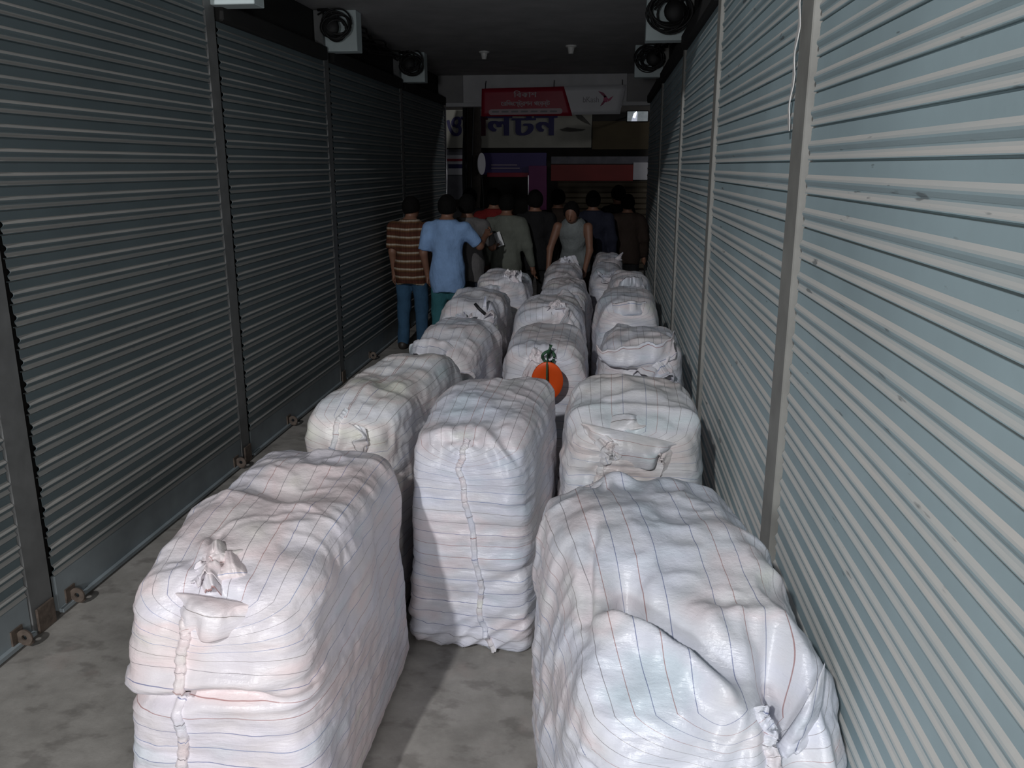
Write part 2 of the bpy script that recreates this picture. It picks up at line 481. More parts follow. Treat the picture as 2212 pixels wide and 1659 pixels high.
# ------------------------------------------------------------------ beam stubs, cable coils, lamp holders
tn = 1
def stub(x0, x1, y, z0=2.955, z1=CEIL, d=0.16):
    global tn
    m = MB(); m.box(x0, x1, y, y + d, z0, z1, 0.004)
    tag(m.build('trim_%d' % tn, M['stub']), kind='structure'); tn += 1
for y in (5.35, 7.55, 10.34): stub(-2.455, -2.165, y)
for y in (7.15, 10.0): stub(0.27, 0.595, y, 2.95)

def coil(c, r, label, seed, tail):
    rnd = random.Random(seed); root = empty('cable_coil', c); tag(root, label, 'cable', 'coiled cables under the ceiling')
    m = MB()
    for k in range(9):
        rr = r * rnd.uniform(0.55, 1.0); ox, oz = rnd.uniform(-.03, .03), rnd.uniform(-.04, .03)
        tl = rnd.uniform(-.45, .45); sq = rnd.uniform(0.75, 1.0)
        pts = []
        for i in range(28):
            a = 2 * math.pi * i / 28
            pts.append((ox + rr * math.cos(a), rnd.uniform(-.004, .004) + math.sin(a + k) * 0.03 + tl * rr * math.cos(a) * 0.3, oz + rr * sq * math.sin(a)))
        m.tube(pts, rnd.uniform(0.006, 0.011), 7, closed=True)
    m.build('loops', M['cable'], root, True)
    m = MB()
    for k in range(5):
        a = rnd.uniform(0, 6.28)
        m.tube([(0.6 * r * math.cos(a), 0, 0.6 * r * math.sin(a)), (0.3 * r * math.cos(a) + tail * .05, 0.02, 0.05 + .1 * rnd.random()), (tail * 0.5 * r, 0.03, 0.10 + rnd.uniform(-.04, .06)), (tail * 1.2 * r, 0.05, 0.14 + rnd.uniform(-.05, .05))], 0.008, 7)
    m.lathe([(0.02, -0.03), (0.075, -0.02), (0.085, 0.0), (0.075, 0.02), (0.02, 0.03)], (tail * 0.05, 0.0, 0.0), 16, 'y')
    m.build('splice', M['cable'], root, True)
coil((-2.31, 7.42, 3.13), 0.135, 'dark cable coil hung before the pale beam stub on the left', 3, -1)
coil((-2.28, 10.19, 3.14), 0.135, 'dark cable coil before the smaller, farther pale stub on the left', 4, -1)
coil((0.43, 7.02, 3.14), 0.175, 'large dark cable coil under the ceiling, nearest on the right', 5, 1)
coil((0.42, 9.86, 3.13), 0.165, 'dark cable coil under the ceiling, farther one on the right', 6, 1)

def bundle(side, label, ya, yb):
    root_pts = []
    rnd = random.Random(9 + side); m = MB()
    x0 = (XL + 0.10) if side < 0 else (XR - 0.10)
    for k in range(6):
        pts = []; ph = rnd.uniform(0, 6)
        for i in range(14):
            y = ya + i * (yb - ya) / 13
            pts.append((x0 + 0.03 * math.sin(ph + i * .7) + rnd.uniform(-.02, .02), y, 3.18 + 0.035 * math.sin(ph + i * 0.55) + 0.02 * k - 0.05))
        m.tube(pts, 0.009, 6)
    tag(m.build('cable_bundle', M['cable'], None, True), label, 'cable')
bundle(-1, 'black cable bundle running along the top of the left wall', 7.8, 9.9)
bundle(1, 'black cable bundle running along the top of the right wall', 7.5, 9.55)

for (x, y, l) in ((-1.46, 10.35, 'small white ceiling lamp holder, left of the pair'), (-0.435, 9.96, 'small white ceiling lamp holder, right of the pair')):
    r = empty('lamp_holder', (x, y, CEIL)); tag(r, l, 'lamp holder', 'lamp holders on the ceiling')
    m = MB(); m.lathe([(0.062, 0.0), (0.062, -0.012), (0.05, -0.02)], (0, 0, 0), 20); m.build('rose', M['white_plastic'], r)
    m = MB(); m.lathe([(0.040, -0.018), (0.034, -0.05), (0.026, -0.085), (0.018, -0.087)], (0, 0, 0), 20); m.build('socket', M['white_plastic'], r)

# ------------------------------------------------------------------ sacks
def cube_surface(nx, ny, nz):
    idx = {}; V = []
    def vid(i, j, k):
        t = (i, j, k)
        if t not in idx: idx[t] = len(V); V.append(t)
        return idx[t]
    Fc = []
    for j in range(ny):
        for k in range(nz):
            Fc.append((vid(0, j, k), vid(0, j, k + 1), vid(0, j + 1, k + 1), vid(0, j + 1, k)))
            Fc.append((vid(nx, j, k), vid(nx, j + 1, k), vid(nx, j + 1, k + 1), vid(nx, j, k + 1)))
    for i in range(nx):
        for k in range(nz):
            Fc.append((vid(i, 0, k), vid(i + 1, 0, k), vid(i + 1, 0, k + 1), vid(i, 0, k + 1)))
            Fc.append((vid(i, ny, k), vid(i, ny, k + 1), vid(i + 1, ny, k + 1), vid(i + 1, ny, k)))
    for i in range(nx):
        for j in range(ny):
            Fc.append((vid(i, j, 0), vid(i, j + 1, 0), vid(i + 1, j + 1, 0), vid(i + 1, j, 0)))
            Fc.append((vid(i, j, nz), vid(i + 1, j, nz), vid(i + 1, j + 1, nz), vid(i, j + 1, nz)))
    A = np.array(V, float) / np.array([nx, ny, nz]) * 2 - 1
    return A, Fc

_cs = {}
class Sack:
    """one stuffed woven sack. local frame: x across, -y toward the camera, z up, origin at the base centre"""
    def __init__(s, w, l, h, seed, p=5.0, lump=0.022, crease=0.006, knots=(), creases=(), humps=(), taper=0.0, front_slope=0.0, lean=(0, 0), back_low=0.0, extra=None):
        s.__dict__.update(locals()); s.sc = np.ones(3); s.of = np.zeros(3)
        P = s.shape(cube_surface(24, 30, 30)[0])[0]      # bring the stuffed shape to exactly w x l x h
        ex = P.max(0) - P.min(0); s.sc = np.array([w, l, h]) / ex; s.of = -(P.max(0) + P.min(0)) / 2 * s.sc; s.of[2] = 0
    def shape(s, A):
        A = np.asarray(A, float)
        c0 = A[:, 2] / np.maximum(np.abs(A).max(1), 1e-9)
        p = (15.0 + (s.p - 15.0) * sstep(-0.9, 0.1, c0))
        nrm = (np.abs(A) ** p[:, None]).sum(1) ** (1 / p)
        q = A / nrm[:, None]; p = p[:, None]
        hs = np.array([s.w / 2, s.l / 2, s.h / 2])
        P = q * hs; n = np.sign(q) * np.abs(q) ** (p - 1) / hs; n /= np.linalg.norm(n, axis=1)[:, None]
        a, b, c = q.T
        P[:, 2] += s.h / 2
        zt = P[:, 2] / s.h
        P[:, 0] *= 1 + 0.05 * np.sin(math.pi * np.clip(zt, 0, 1)) - s.taper * zt ** 2
        # top slopes
        top = sstep(0.3, 1.0, zt)
        P[:, 2] -= top * s.front_slope * sstep(0.1, -1, b) + top * s.back_low * sstep(-0.1, 1, b)
        for (hx, hy, hr, ha) in s.humps:       # soft heaps and hollows of the goods on top
            P[:, 2] += top * ha * np.exp(-(((P[:, 0] - hx) / (hr * 1.4)) ** 2 + ((P[:, 1] - hy) / hr) ** 2))
        S0 = np.array([s.seed * 3.7, s.seed * 1.3, s.seed * 7.1])
        d = s.lump * fbm(P * 3.1 + S0, s.seed, 3) * (0.35 + 0.65 * sstep(0.0, 0.25, zt))
        fr = sstep(-0.55, -0.95, b); sd = sstep(0.6, 0.95, np.abs(a)) * (1 - fr); tp = sstep(0.6, 0.95, c)
        # tension creases: level on the ends, running along the sack on the sides, crumpled on top
        d = d + s.crease * fr * (1 - tp) * ridged(P * np.array([2.2, 3, 21.0]) + S0, s.seed + 5)
        d = d + s.crease * 0.7 * sd * ridged(P * np.array([3, 1.6, 10]) + S0, s.seed + 9)
        warp = P + 0.10 * np.stack([vnoise(P * 4 + S0, s.seed + 40), vnoise(P * 4 + S0 + 9, s.seed + 41), 0 * P[:, 0]], 1)
        d = d + s.crease * 1.7 * tp * ridged(warp * np.array([4.2, 5.2, 4]) + S0, s.seed + 13)
        d = d + s.crease * 0.8 * ridged(warp * np.array([9, 11, 9]) + S0, s.seed + 23) * sstep(-.2, .9, vnoise(P * 3.3 + S0, s.seed + 3))
        d = d + 0.0022 * fbm(P * 26 + S0, s.seed + 19, 2)
        for (cz, x0, x1, dep, wd) in s.creases:     # deep horizontal folds on the front end
            zc = cz + 0.03 * np.sin(P[:, 0] * 7 + s.seed)
            m = fr * sstep(x0 - .04, x0 + .04, P[:, 0]) * sstep(x1 + .10, x1 - .06, P[:, 0])
            t = (P[:, 2] - zc) / wd
            d = d - dep * m * np.exp(-t ** 2) + dep * 0.55 * m * np.exp(-((t - 2.2) / 1.3) ** 2)
        for (kx, kz, rad, amp, npl, side) in s.knots:   # pleats gathered toward a tied mouth
            if side == 'front': u, w2 = P[:, 0] - kx, (P[:, 2] - kz) + 0.0
            else: u, w2 = P[:, 0] - kx, (P[:, 1] - kz)
            msk = (sstep(-0.2, -0.7, b) if side == 'front' else sstep(0.0, 0.5, c))
            r = np.hypot(u, w2); th = np.arctan2(w2, u)
            e = np.exp(-(r / rad) ** 2)
            d = d + msk * amp * (np.cos(npl * th + 2.0 * np.sin(2 * th + s.seed)) * e * sstep(0.02, rad * 0.6, r) + 1.3 * np.exp(-(r / (rad * .45)) ** 2))
        if s.extra is not None: d = d + s.extra(s, P, q, fr, tp, sd)
        P = P + n * d[:, None]
        P[:, 0] += s.lean[0] * zt ** 1.5; P[:, 1] += s.lean[1] * zt ** 1.5
        # it sits on the floor
        P = P * s.sc + s.of
        P[:, 2] = np.where(P[:, 2] < 0.03, 0.003 + np.clip(P[:, 2], 0, 1) * 0.9, P[:, 2])
        P[:, 2] = np.maximum(P[:, 2], 0.003)
        return P, n, q
    def stripe(s, A, q):
        a, b, c = q.T
        sc = c * s.h / 2
        ft = sstep(0.25, 1.0, np.clip(c, -1, 1)) ** 1.5
        across = (1.02 - np.sqrt(np.clip(A[:, 0], -1, 1) ** 2 + 0.0015)) * s.w / 2
        st = np.where(A[:, 2] > 0.999, s.h / 2 + across, sc)
        endf = (A[:, 1] < -0.999) | (A[:, 1] > 0.999)
        cc = np.clip(A[:, 2], -1, 1)
        st = np.where(endf & (A[:, 2] <= 0.999), cc * s.h / 2 + across * sstep(0.45, 1.0, cc), st)
        side = (~endf) & (A[:, 2] <= 0.999)
        st = np.where(side, cc * s.h / 2, st)
        return st + np.where(A[:, 0] > 0, 0.013, 0) * 0
    tint = (1, 1, 1)
    def build(s, loc, rz, label, res):
        root = empty('woven_sack', loc, rz); tag(root, label, 'sack', 'white woven sacks packed along the alley')
        key = (max(6, int(s.w / res)), max(8, int(s.l / res)), max(8, int(s.h / res)))
        if key not in _cs: _cs[key] = cube_surface(*key)
        A, Fc = _cs[key]
        P, n, q = s.shape(A)
        s.body = mesh_obj('sack_body', P, Fc, M['sack'], root, True, {'stripe': s.stripe(A, q)})
        s.root = root
        return s
    def seam(s, path, width=0.026, off=0.006, res=60, seed=1):
        """stitched seam: crimped ribbon over the front end; path = list of (a, c) in cube coordinates"""
        rnd = random.Random(seed); pts = []
        for i in range(res + 1):
            t = i / res * (len(path) - 1); k = min(int(t), len(path) - 2); u = t - k
            a = path[k][0] * (1 - u) + path[k + 1][0] * u; c = path[k][1] * (1 - u) + path[k + 1][1] * u
            pts.append((a + 0.02 * math.sin(i * 0.37 + seed) + rnd.uniform(-.006, .006), -1.0, c) if c <= 1 else (a, -1 + (c - 1), 1.0))
        P, n, q = s.shape(np.array(pts))
        v = []; f = []; st = []
        for i in range(len(P)):
            p = Vector(P[i]); nn = Vector(n[i])
            t = (Vector(P[min(i + 1, len(P) - 1)]) - Vector(P[max(0, i - 1)])).normalized()
            sd = t.cross(nn).normalized()
            w = width * (0.5 + 0.07 * math.sin(i * 2.1 + seed)); h = off + 0.004 * (0.5 + 0.5 * math.sin(i * 1.9)) 
            for (x, y) in ((-w, -0.006), (-w * .8, h), (0, h * 1.5), (w * .55, h * 0.9), (w * .9, h * 1.3), (w, -0.006)):
                v.append(p + sd * x + nn * y); st.append(i * 0.010)
        m = 6
        for i in range(len(P) - 1):
            for k in range(m - 1): f.append((i * m + k, i * m + k + 1, i * m + m + k + 1, i * m + m + k))
        return mesh_obj('seam', v, f, M['sack'], s.root, True, {'stripe': st})
    def at(s, a, c=None, top=None):
        A = np.array([[a, -1.0, c]]) if top is None else np.array([[a, top, 1.0]])
        P, n, q = s.shape(A); return Vector(P[0]), Vector(n[0])
    def tuft(s, a, c=None, top=None, axis=(0, -0.6, 0.8), ln=0.12, r0=0.03, r1=0.10, pleats=7, flat=0.6, seed=0, sink=0.02, name='mouth_tuft', roll=0.0, open_end=False):
        """gathered, crumpled cloth mouth: twisted neck that flares into a ruffle"""
        p, n = s.at(a, c, top)
        ax = Vector(axis).normalized(); e1 = ax.cross(Vector((0.1, 1, 0.2))).normalized(); e2 = ax.cross(e1)
        e1, e2 = e1 * math.cos(roll) + e2 * math.sin(roll), e2 * math.cos(roll) - e1 * math.sin(roll)
        p = p - n * sink
        nu, nv = 84, 26; f = []; rnd = random.Random(seed)
        ph = [rnd.uniform(0, 6.28) for _ in range(5)]; bend = Vector((rnd.uniform(-.6, .6), rnd.uniform(-.5, .1), rnd.uniform(-.7, 0)))
        rows = list(np.linspace(0, 1, nv)) + list(np.linspace(0.96, 0.45, 10))
        th, tt = np.meshgrid(np.linspace(0, 2 * math.pi, nu, endpoint=False), np.array(rows)); inn = np.clip(np.arange(len(rows)) - nv + 1, 0, 99)[:, None] + 0 * th
        C = np.stack([np.cos(th) * 1.3 + 5.1 * seed, np.sin(th) * 1.3, tt * 1.5], -1).reshape(-1, 3)
        n1 = vnoise(C * 1.3, seed).reshape(th.shape); n2 = vnoise(C * 2.9, seed + 1).reshape(th.shape); n3 = ridged(C * 2.2, seed + 2, 2).reshape(th.shape)
        r = (r0 + (r1 - r0) * tt ** 1.3) * np.where(inn > 0, 0.88 - 0.05 * inn, 1)
        r = r * (1 + tt * (0.45 * n1 + 0.20 * n2) + 0.16 * np.minimum(1, tt * 3) * np.cos(pleats * th + ph[0] + 2.2 * tt + 1.8 * np.sin(2 * th + ph[1])))
        hh = ln * (tt * (1 + 0.55 * n2 * tt + 0.25 * n1) + 0.10 * n3 * tt) - 0.010 * inn
        E1, E2, AX, PP, BB = (np.array(q) for q in (e1, e2, ax, p, bend))
        V = PP + E1 * (r * np.cos(th))[..., None] + E2 * (r * np.sin(th) * flat)[..., None] + AX * hh[..., None] + BB * (0.35 * ln * tt * tt)[..., None]
        k = 1.0 / max(r1, .03)
        for q in range(3): V[..., q] += (0.16 * r1 * tt.reshape(-1) * vnoise(V.reshape(-1, 3) * (1.1 * k) + 7 * q, seed + 50 + q) + 0.07 * r1 * tt.reshape(-1) * vnoise(V.reshape(-1, 3) * (3.1 * k) + 7 * q, seed + 60 + q)).reshape(tt.shape)
        v = V.reshape(-1, 3); st = (th / (2 * math.pi) * 0.34).reshape(-1)
        for j in range(len(rows) - 1):
            for i in range(nu): f.append((j * nu + i, j * nu + (i + 1) % nu, (j + 1) * nu + (i + 1) % nu, (j + 1) * nu + i))
        if not open_end: f.append(tuple((len(rows) - 1) * nu + i for i in range(nu)))
        return mesh_obj(name, v, f, M['sack'], s.root, True, {'stripe': st})
    def crumple(s, a, c=None, top=None, r=0.09, n=7, seed=0, name='mouth_tuft', up=(0, -.4, .9)):
        """crumpled bunch of cloth: several bent leaves growing from one gathered root, joined in one mesh"""
        rnd = random.Random(seed); V = []; Fs = []; ST = []
        U = Vector(up).normalized(); e1 = U.cross(Vector((0.1, 1, .2))).normalized(); e2 = U.cross(e1)
        for k in range(n):
            an = 2 * math.pi * k / n + rnd.uniform(-.5, .5); dr = e1 * math.cos(an) + e2 * math.sin(an)
            o = s.flap(a, c, top, u=dr.cross(U), w=dr * rnd.uniform(.6, 1) + U * rnd.uniform(.15, .9), wid=r * rnd.uniform(1.3, 2.2), hei=r * rnd.uniform(.6, 1.1), curl=rnd.uniform(-.3, 1.3),
                       seed=seed * 10 + k, point=rnd.uniform(-.1, .25), sink=0.012, ruff=r * .30, thick=.004)
            me = o.data; b0 = len(V); V += [v.co.copy() for v in me.vertices]; Fs += [tuple(b0 + i for i in p.vertices) for p in me.polygons]
            ST += [d.value for d in me.attributes['stripe'].data]; bpy.data.objects.remove(o); bpy.data.meshes.remove(me)
        return mesh_obj(name, V, Fs, M['sack'], s.root, True, {'stripe': ST})
    def flap(s, a, c=None, top=None, u=(1, 0, 0), w=(0, -0.3, 0.9), wid=0.25, hei=0.14, curl=0.5, seed=0, point=0.0, sink=0.03, name='loose_flap', ruff=0.02, thick=0.007):
        """loose fold of cloth standing off the sack: curved sheet with a hem"""
        p, n = s.at(a, c, top); p = p - n * sink
        u = Vector(u).normalized(); w = Vector(w).normalized(); no = u.cross(w).normalized()
        if no.dot(n) < 0: no = -no; u = -u
        nu, nv = 52, 26; ph = seed * 3.3
        X, T = np.meshgrid(np.linspace(-1, 1, nu + 1), np.linspace(0, 1, nv + 1))
        C = np.stack([X * 1.6 + ph, T * 0.9, 0 * X], -1).reshape(-1, 3)
        n1 = vnoise(C * 1.1, seed).reshape(X.shape); n2 = vnoise(C * 2.6, seed + 1).reshape(X.shape); n3 = ridged(C * np.array([1.5, 1.1, 1]) + 0.5 * n2.reshape(-1, 1), seed + 2).reshape(X.shape)
        wd = wid / 2 * (1 - point * T ** 1.3) * (1 - 0.10 * (1 - T)) * (1 + 0.08 * n2)
        yv = hei * T * (1 - 0.82 * np.abs(X) ** 2.2) * (1 + 0.20 * n1 + 0.08 * n2)
        z = -curl * hei * T * T + 1.5 * ruff * T * n1 + 0.9 * ruff * T * n2 + 0.40 * ruff * np.sqrt(T) * n3 + 0.25 * hei * (1 - X * X) * np.sin(math.pi * T) - (0.02 + 0.05 * T) * np.abs(X) ** 4
        Un, Wn, Nn, Pn = (np.array(q) for q in (u, w, no, p))
        tv = Pn + Un * (X * wd)[..., None] + Wn * yv[..., None] + Nn * z[..., None]
        top_v = [Vector(q) for q in tv.reshape(-1, 3)]
        m = nu + 1; nn = len(top_v); v = list(top_v) + [q - no * thick for q in top_v]; f = []
        for j in range(nv):
            for i in range(nu):
                k = j * m + i
                f.append((k, k + 1, k + m + 1, k + m)); f.append((nn + k, nn + k + m, nn + k + m + 1, nn + k + 1))
        for i in range(nu):
            k = nv * m + i; f.append((k, k + 1, nn + k + 1, nn + k)); f.append((i + 1, i, nn + i, nn + i + 1))
        for j in range(nv):
            k = j * m; f.append((k, k + m, nn + k + m, nn + k)); k += nu; f.append((k + m, k, nn + k, nn + k + m))
        st = [(j / nv) * hei for j in range(nv + 1) for i in range(nu + 1)] * 2
        return mesh_obj(name, v, f, M['sack'], s.root, True, {'stripe': st})

def place(x0, x1, y0, y1, h, seed, label, res=0.02, rz=0.0, **kw):
    s = Sack(x1 - x0, y1 - y0, h, seed, **kw)
    return s.build(((x0 + x1) / 2, (y0 + y1) / 2, 0), rz, label, res)

# left column, near to far
s = place(-1.335, -0.73, 1.87, 3.12, 0.985, 1, 'white sack nearest on the left, deep crease across its front', 0.0095,
          p=6.2, creases=[(0.60, -.30, .17, 0.045, 0.022)], humps=[(0, -0.28, .22, .035), (0, .02, .09, -.035), (0, .35, .2, .01)],
          knots=[(-.03, .93, .16, .010, 7, 'front')], front_slope=0.05, lump=0.02)
s.seam([(-.42, -1), (-.34, -.3), (-.30, .25), (-.22, .70), (-.20, .93)], 0.03, 0.008, 90, 1)
s.crumple(-.08, None, -0.80, r=.075, n=7, seed=2, up=(.1, -.5, .85))
s.flap(0.10, 1.0, u=(1, 0.05, -.15), w=(-0.15, -0.80, -0.55), wid=0.29, hei=0.105, curl=0.3, seed=5, point=.2, sink=-.004, ruff=.010)
s.flap(0.16, None, -.86, u=(.9, .35, 0), w=(-.3, .1, .9), wid=.13, hei=.07, curl=.9, seed=6, point=.2, sink=.006, ruff=.014)

s = place(-1.265, -0.775, 3.30, 4.62, 1.05, 2, 'white sack second in the left column, small tied mouth low on its front', 0.014, rz=-0.14,
          p=5.5, humps=[(0, -0.35, .2, .02), (0, -.02, .14, -.02), (0, .25, .2, .03)], knots=[(-.02, .76, .13, .012, 7, 'front')], crease=.008, front_slope=.02)
s.seam([(-.15, .55), (-.14, .9), (-.05, 1.1)], 0.026, 0.007, 30, 4)
s.tuft(-.06, .60, axis=(0.2, -0.8, -0.45), ln=0.11, r0=0.022, r1=0.05, pleats=5, flat=.7, seed=7)
s.flap(.55, .70, u=(0.25, -.2, 1), w=(.1, -1, 0), wid=0.20, hei=.05, seed=12, curl=.4, sink=.01)

s = place(-1.225, -0.665, 4.76, 5.80, 1.025, 3, 'white sack third in the left column, bright loose flap over its front', 0.016, rz=-0.06,
          p=4.6, humps=[(0, -.1, .2, .02)], crease=.009, front_slope=.03, lump=.028)
s.flap(-.30, None, -.66, u=(1, -.1, .05), w=(0.0, -1, .10), wid=.36, hei=.18, curl=.25, seed=3, point=.25, ruff=.014, sink=-.006)
s.flap(.45, .80, u=(1, 0, -.05), w=(0, -.35, -.95), wid=.24, hei=.17, curl=-.1, seed=4, ruff=.02, sink=.0)
s.crumple(.15, .93, r=.05, n=5, seed=3, up=(.2, -.8, .4))

s = place(-1.255, -0.72, 5.98, 7.15, 1.04, 4, 'white sack fourth in the left column, black tie and pointed corner on top', 0.018, rz=0.0,
          p=4.6, crease=.008, front_slope=.03, lump=.03)
s.flap(.50, None, -.84, u=(1, .2, 0), w=(.1, -.15, 1), wid=.09, hei=.15, curl=.1, point=.8, seed=8, ruff=.006)
s.flap(.74, None, -.86, u=(1, -.3, -.25), w=(.4, -.8, .35), wid=.17, hei=.11, curl=.2, point=.4, seed=9, ruff=.01)
p_, n_ = s.at(.33, None, -.86); m = MB(); m.tube([p_ + Vector((.05, -.03, -.01)), p_ + Vector((.0, -.02, .03)), p_ + Vector((-.03, 0, .06))], .012, 8); m.build('tie', M['black_string'], s.root, True)
s.tuft(-.2, .9, axis=(-.3, -.9, .2), ln=.05, r0=.03, r1=.10, pleats=6, seed=6)

s = place(-1.23, -0.66, 7.50, 8.55, 1.04, 5, 'dim white sack farthest in the left column, crumpled mouth on top', 0.022, rz=0.0, p=4.4, crease=.009, lump=.035)
s.flap(-.5, None, -.9, u=(1, -.2, .1), w=(0, -.9, .2), wid=.30, hei=.13, seed=13, point=.3)
s.crumple(.35, None, -.55, r=.11, n=6, seed=14)

# middle column
def m1_extra(s, P, q, fr, tp, sd):
    zt = P[:, 2]; x = P[:, 0]
    zr = .985 - 1.5 * (x + .06) ** 2 + .012 * np.sin(x * 16); on = sstep(-.27, -.20, x) * sstep(.25, .17, x) * sstep(-.35, -.6, q[:, 1])
    rim = on * (.016 * np.exp(-((zt - zr) / .014) ** 2) - .016 * np.exp(-((zt - zr - .035) / .022) ** 2) + .006 * np.cos(x * 75 + zt * 20) * np.exp(-((zt - zr + .04) / .04) ** 2))
    return rim - 0.020 * fr * np.exp(-((zt - 0.30 - 0.35 * (P[:, 0])) / .03) ** 2) * sstep(.0, .2, P[:, 0]) + 0.010 * fr * ridged(np.stack([P[:, 0] * 2 + zt * 3, zt * 0, zt * 14 - P[:, 0] * 9], 1), 77) * sstep(.34, .12, zt)
s = place(-0.79, -0.215, 3.13, 4.10, 1.035, 6, 'tall upright white sack at the front of the middle column, stitched seam down its front', 0.0105, rz=-0.07,
          p=6.5, knots=[(-.02, .95, .10, .006, 9, 'front')], front_slope=.05, lump=.018, extra=m1_extra, taper=.02, humps=[(0, .1, .25, .015)])
s.seam([(.42, -.97), (.22, -.72), (.20, -.3), (.02, .35), (-.12, .72), (-.06, .95), (-.02, 1.06)], 0.026, 0.007, 110, 2)
s = place(-0.625, -0.085, 4.78, 5.72, 0.985, 7, 'white sack second in the middle column, mouth bound with green string', 0.015,
          p=5.5, knots=[(.05, .90, .17, .011, 10, 'front'), (.05, -.47, .2, .007, 10, 'top')], lump=.016)
s.crumple(-.12, .98, r=.07, n=6, seed=31, up=(-.2, -.7, .6))
s.tuft(-.16, .93, axis=(-.35, -.6, -.8), ln=.17, r0=.02, r1=.045, pleats=5, seed=32, flat=.6)
p_, n_ = s.at(.20, .985)
m = MB(); m.tube([p_ + Vector((.035 * math.cos(t), -.045 + .02 * math.sin(2 * t), .035 * math.sin(t))) for t in np.linspace(0, 6.0, 16)], .009, 8)
m.tube([p_ + Vector((.0, -.03, .0)), p_ + Vector((.01, -.06, .045)), p_ + Vector((.015, -.05, .075))], .012, 8)
tie_pt = s.root.location + p_
m.tube([p_ + Vector((.0, -.05, -.02)), p_ + Vector((.0, -.14, .03)), p_ + Vector((.005, -.19, .03)), p_ + Vector((.005, -.225, .0)), p_ + Vector((.005, -.228, -.22))], .005, 8)
m.build('tie', M['green_string'], s.root, True)
# orange round plastic tag hung from the string
m = MB(); m.lathe([(0.001, 0.010), (0.05, 0.008), (0.085, 0.003), (0.092, -0.004), (0.088, -0.010), (0.05, -0.005), (0.001, -0.003)], (0, 0, 0), 40, 'y')
o = m.build('plastic_disc', M['orange'], None, True); o.location = tie_pt + Vector((.005, -.185, -.108)); o.rotation_euler = (0.15, 0, 0.1); o.scale = (1.0, 1.0, 1.3)
tag(o, 'bright orange round plastic disc hanging from the green string of a sack', 'disc')

s = place(-0.70, -0.115, 5.90, 6.95, 1.04, 8, 'white sack third in the middle column, pleats pulled up to a knot on top', 0.017,
          p=4.2, knots=[(.10, -.36, .26, .016, 9, 'top'), (.08, .95, .20, .012, 9, 'front')], lump=.02)
s.crumple(.30, None, -.72, r=.07, n=6, seed=41, up=(0, -.3, 1))
s.flap(.55, None, -.84, u=(.5, -.5, -.6), w=(.1, -.4, .9), wid=.18, hei=.07, seed=42, curl=.6)

s = place(-0.61, -0.10, 7.15, 8.35, 0.985, 9, 'dim white sack fourth in the middle column, arched fold over its mouth', 0.02, p=4.4, crease=.009, lump=.03)
s.flap(.10, None, -.88, u=(1, 0, 0), w=(0, -.75, .45), wid=.36, hei=.15, seed=51, curl=.7, ruff=.02)
s.tuft(.12, .80, axis=(0, -.9, -.2), ln=.07, r0=.03, r1=.08, pleats=6, seed=52)

s = place(-0.69, -0.21, 8.62, 9.95, 0.985, 10, 'dim white sack farthest in the middle column, under the leaning person\'s hand', 0.024, p=4.2, crease=.01, lump=.035)
s.crumple(.15, None, .2, r=.10, n=6, seed=61)
s.flap(.2, None, -.9, u=(1, 0, 0), w=(0, -.8, .3), wid=.34, hei=.12, seed=62, curl=.6)

# right column
def r1_extra(s, P, q, fr, tp, sd):
    x, y, z = P.T
    ds = (x + .21) * .66 + (y + .26) * .75; tt = (x + .21) * .75 - (y + .26) * .66; on = sstep(-.04, .03, tt) * sstep(.42, .28, tt)
    tz = sstep(.55, .8, z / s.h)
    d = tz * on * (0.045 * np.exp(-((ds + .012) / .028) ** 2) - 0.055 * np.exp(-((ds - .055) / .045) ** 2))
    d = d - 0.10 * tz * np.exp(-(((x + .175) / .045) ** 2 + ((y + .20) / .07) ** 2))          # pinched hollow on the top left
    d = d - 0.035 * tz * np.exp(-((x + .235 - .05 * np.sin(y * 6)) / .018) ** 2) * sstep(-.30, -.20, y) * sstep(.12, .0, y)
    d = d - 0.15 * np.exp(-(((x - .175) / .055) ** 2 + ((y + .44) / .10) ** 2)) * sstep(.4, .8, z)   # fold pocket by the seam
    d = d + 0.03 * np.exp(-((x - .245 + .10 * (z - .8)) / .022) ** 2) * sstep(-.2, -.4, y) * sstep(.2, .6, z)
    d = d + tz * .045 * np.exp(-(((x + .08) / .07) ** 2 + ((y - .44) / .05) ** 2))
    d = d + 0.007 * sd * ridged(np.stack([y * 9 + z * 1.2, y * 0, z * 1.1], 1), 88)
    return d
s = Sack(0.70, 1.14, 1.09, 11, p=4.8, lump=.022, knots=[(.09, .93, .20, .010, 8, 'front'), (-.10, .44, .13, .012, 9, 'top')], extra=r1_extra, back_low=.0, front_slope=.13, crease=.007)
s.build((0.190, 2.06, 0), math.radians(9.5), 'white sack nearest on the right, slumped against the shutter with a pinched hollow on top', 0.0095)
s.seam([(.18, -.6), (.22, .2), (.30, .62), (.34, .86), (.30, 1.02)], 0.032, 0.010, 90, 6)
s.flap(.44, .80, u=(.3, -.3, 1), w=(.9, -.5, 0), wid=.30, hei=.06, seed=72, curl=.6, sink=.0)

